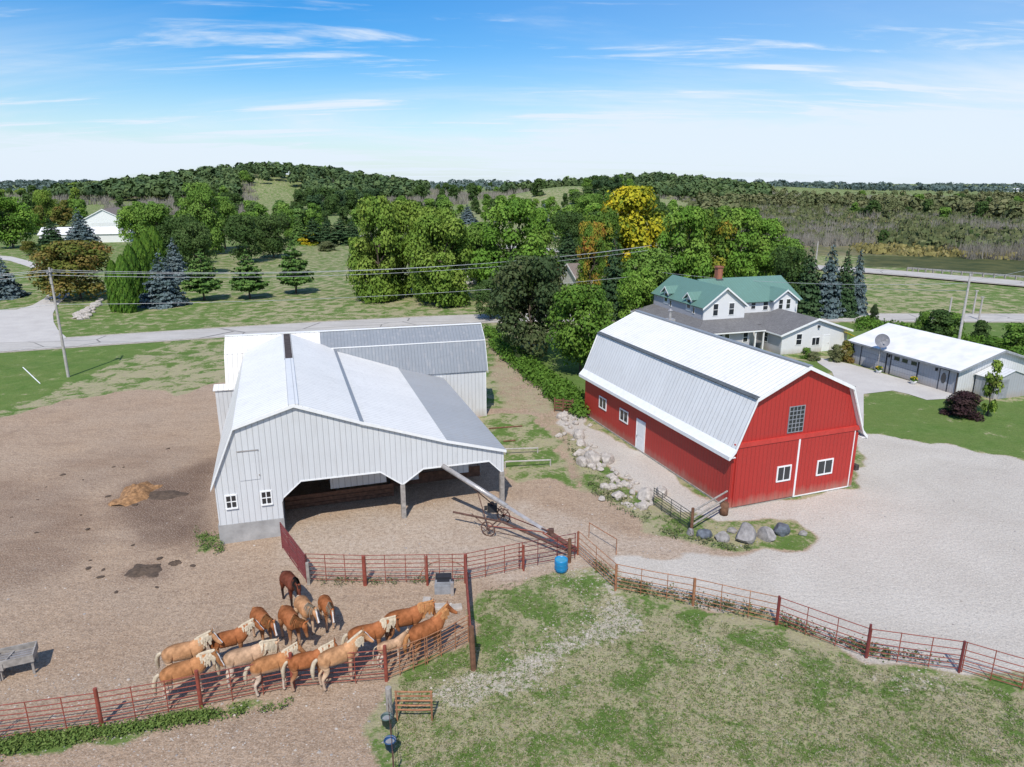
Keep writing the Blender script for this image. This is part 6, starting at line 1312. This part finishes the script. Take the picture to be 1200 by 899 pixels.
# ------------------------------------------------------------------ sky, sun, camera
S = bpy.context.scene
world = bpy.data.worlds.new('World'); S.world = world; world.use_nodes = True; nt_ = world.node_tree; nt_.nodes.clear(); 
def wn(ty, **kw):
    x = nt_.nodes.new(ty)
    for a_, b_ in kw.items(): setattr(x, a_, b_)
    return x
lk = nt_.links.new
SUNV = Vector((-.12*.616, -.993*.616, .788)).normalized(); el = math.asin(SUNV.z); az = math.atan2(SUNV.x, SUNV.y)
sky = wn('ShaderNodeTexSky', sky_type='NISHITA'); sky.sun_disc = False; sky.sun_elevation = el; sky.sun_rotation = az; sky.air_density = 1.0; sky.dust_density = .6; sky.ozone_density = 2.2
tc = wn('ShaderNodeTexCoord'); sp_ = wn('ShaderNodeSeparateXYZ'); lk(tc.outputs['Generated'], sp_.inputs[0])
def wm(op, a_, b_=0.0, clamp=False):
    x = wn('ShaderNodeMath', operation=op, use_clamp=clamp)
    for i, v in enumerate((a_, b_)):
        if hasattr(v, 'is_output'): lk(v, x.inputs[i])
        else: x.inputs[i].default_value = v
    return x.outputs[0]
zc = wm('MAXIMUM', sp_.outputs[2], 0.0); zi = wm('DIVIDE', 1.0, wm('ADD', zc, .10)); cx = wm('MULTIPLY', sp_.outputs[0], zi); cy = wm('MULTIPLY', sp_.outputs[1], zi)
cb = wn('ShaderNodeCombineXYZ'); lk(cx, cb.inputs[0]); lk(cy, cb.inputs[1])
def cloud(sc, rot, loc, lo, hi, amt, det=8, dist=.6, size=1.0, rgh=.62):
    mp = wn('ShaderNodeMapping'); lk(cb.outputs[0], mp.inputs[0]); mp.inputs['Scale'].default_value = sc; mp.inputs['Rotation'].default_value = (0,0,rot); mp.inputs['Location'].default_value = loc
    nn = wn('ShaderNodeTexNoise'); lk(mp.outputs[0], nn.inputs['Vector']); nn.inputs['Scale'].default_value = size; nn.inputs['Detail'].default_value = det; nn.inputs['Roughness'].default_value = rgh; nn.inputs['Distortion'].default_value = dist
    mr = wn('ShaderNodeMapRange', interpolation_type='SMOOTHSTEP'); lk(nn.outputs['Fac'], mr.inputs[0]); mr.inputs[1].default_value = lo; mr.inputs[2].default_value = hi; mr.inputs[3].default_value = 0; mr.inputs[4].default_value = amt; return mr.outputs[0]
c1 = cloud((.34,1.3,1), .28, (2.3,1.2,0), .53, .80, .6, size=.8); c2 = cloud((.22,.55,1), -.15, (7.1,3.4,0), .40, .66, .8, size=.55, dist=1.2)
c3 = cloud((.5,2.2,1), -.75, (4.7,9.0,0), .54, .72, .8, size=1.1)
low = wn('ShaderNodeMapRange', interpolation_type='SMOOTHSTEP'); lk(sp_.outputs[2], low.inputs[0]); low.inputs[1].default_value = .0; low.inputs[2].default_value = .26; low.inputs[3].default_value = 1.0; low.inputs[4].default_value = .0
c2 = wm('MULTIPLY', c2, low.outputs[0]); hz_ = wn('ShaderNodeMapRange', interpolation_type='SMOOTHSTEP'); lk(sp_.outputs[2], hz_.inputs[0]); hz_.inputs[1].default_value = -.02; hz_.inputs[2].default_value = .17; hz_.inputs[3].default_value = .66; hz_.inputs[4].default_value = 0
rgt = wn('ShaderNodeMapRange'); lk(sp_.outputs[0], rgt.inputs[0]); rgt.inputs[1].default_value = -.3; rgt.inputs[2].default_value = .7; rgt.inputs[3].default_value = 0; rgt.inputs[4].default_value = .32
cov = wm('ADD', wm('ADD', c1, c2), wm('ADD', wm('ADD', c3, hz_.outputs[0]), rgt.outputs[0]), True); cov = wm('MINIMUM', cov, .93)
hsv = wn('ShaderNodeHueSaturation'); hsv.inputs['Saturation'].default_value = 1.6; hsv.inputs['Value'].default_value = 1.15; lk(sky.outputs[0], hsv.inputs['Color'])
mx = wn('ShaderNodeMix', data_type='RGBA'); lk(cov, mx.inputs[0]); tn = wn('ShaderNodeMix', data_type='RGBA', blend_type='MULTIPLY'); tn.inputs[0].default_value = 1; lk(hsv.outputs[0], tn.inputs[6]); tn.inputs[7].default_value = (.76,.93,1.06,1); lk(tn.outputs[2], mx.inputs[6]); mx.inputs[7].default_value = (6.6,7.4,8.4,1)
bg = wn('ShaderNodeBackground'); bg.inputs[1].default_value = .12; lk(mx.outputs[2], bg.inputs[0]); wo = wn('ShaderNodeOutputWorld'); lk(bg.outputs[0], wo.inputs[0])
sl = bpy.data.lights.new('sun', 'SUN'); sl.energy = 4.5; sl.angle = R(.5); sl.color = (1,.95,.86); so = bpy.data.objects.new('sun', sl); COL.objects.link(so); so.rotation_euler = SUNV.to_track_quat('Z','Y').to_euler(); so.location = (0,-30,60)
cam = bpy.data.cameras.new('camera'); cam.sensor_width = 36; cam.lens = F_/1200*36; cam.clip_end = 20000; co_ = bpy.data.objects.new('camera', cam); COL.objects.link(co_); co_.location = (0,0,HC); co_.rotation_euler = (PI/2-PITCH, 0, 0); S.camera = co_
S.view_settings.view_transform = 'Standard'; S.view_settings.look = 'None'; S.view_settings.exposure = 0; S.view_settings.gamma = 1
S.render.engine = 'CYCLES'; S.cycles.max_bounces = 6; S.cycles.transparent_max_bounces = 4
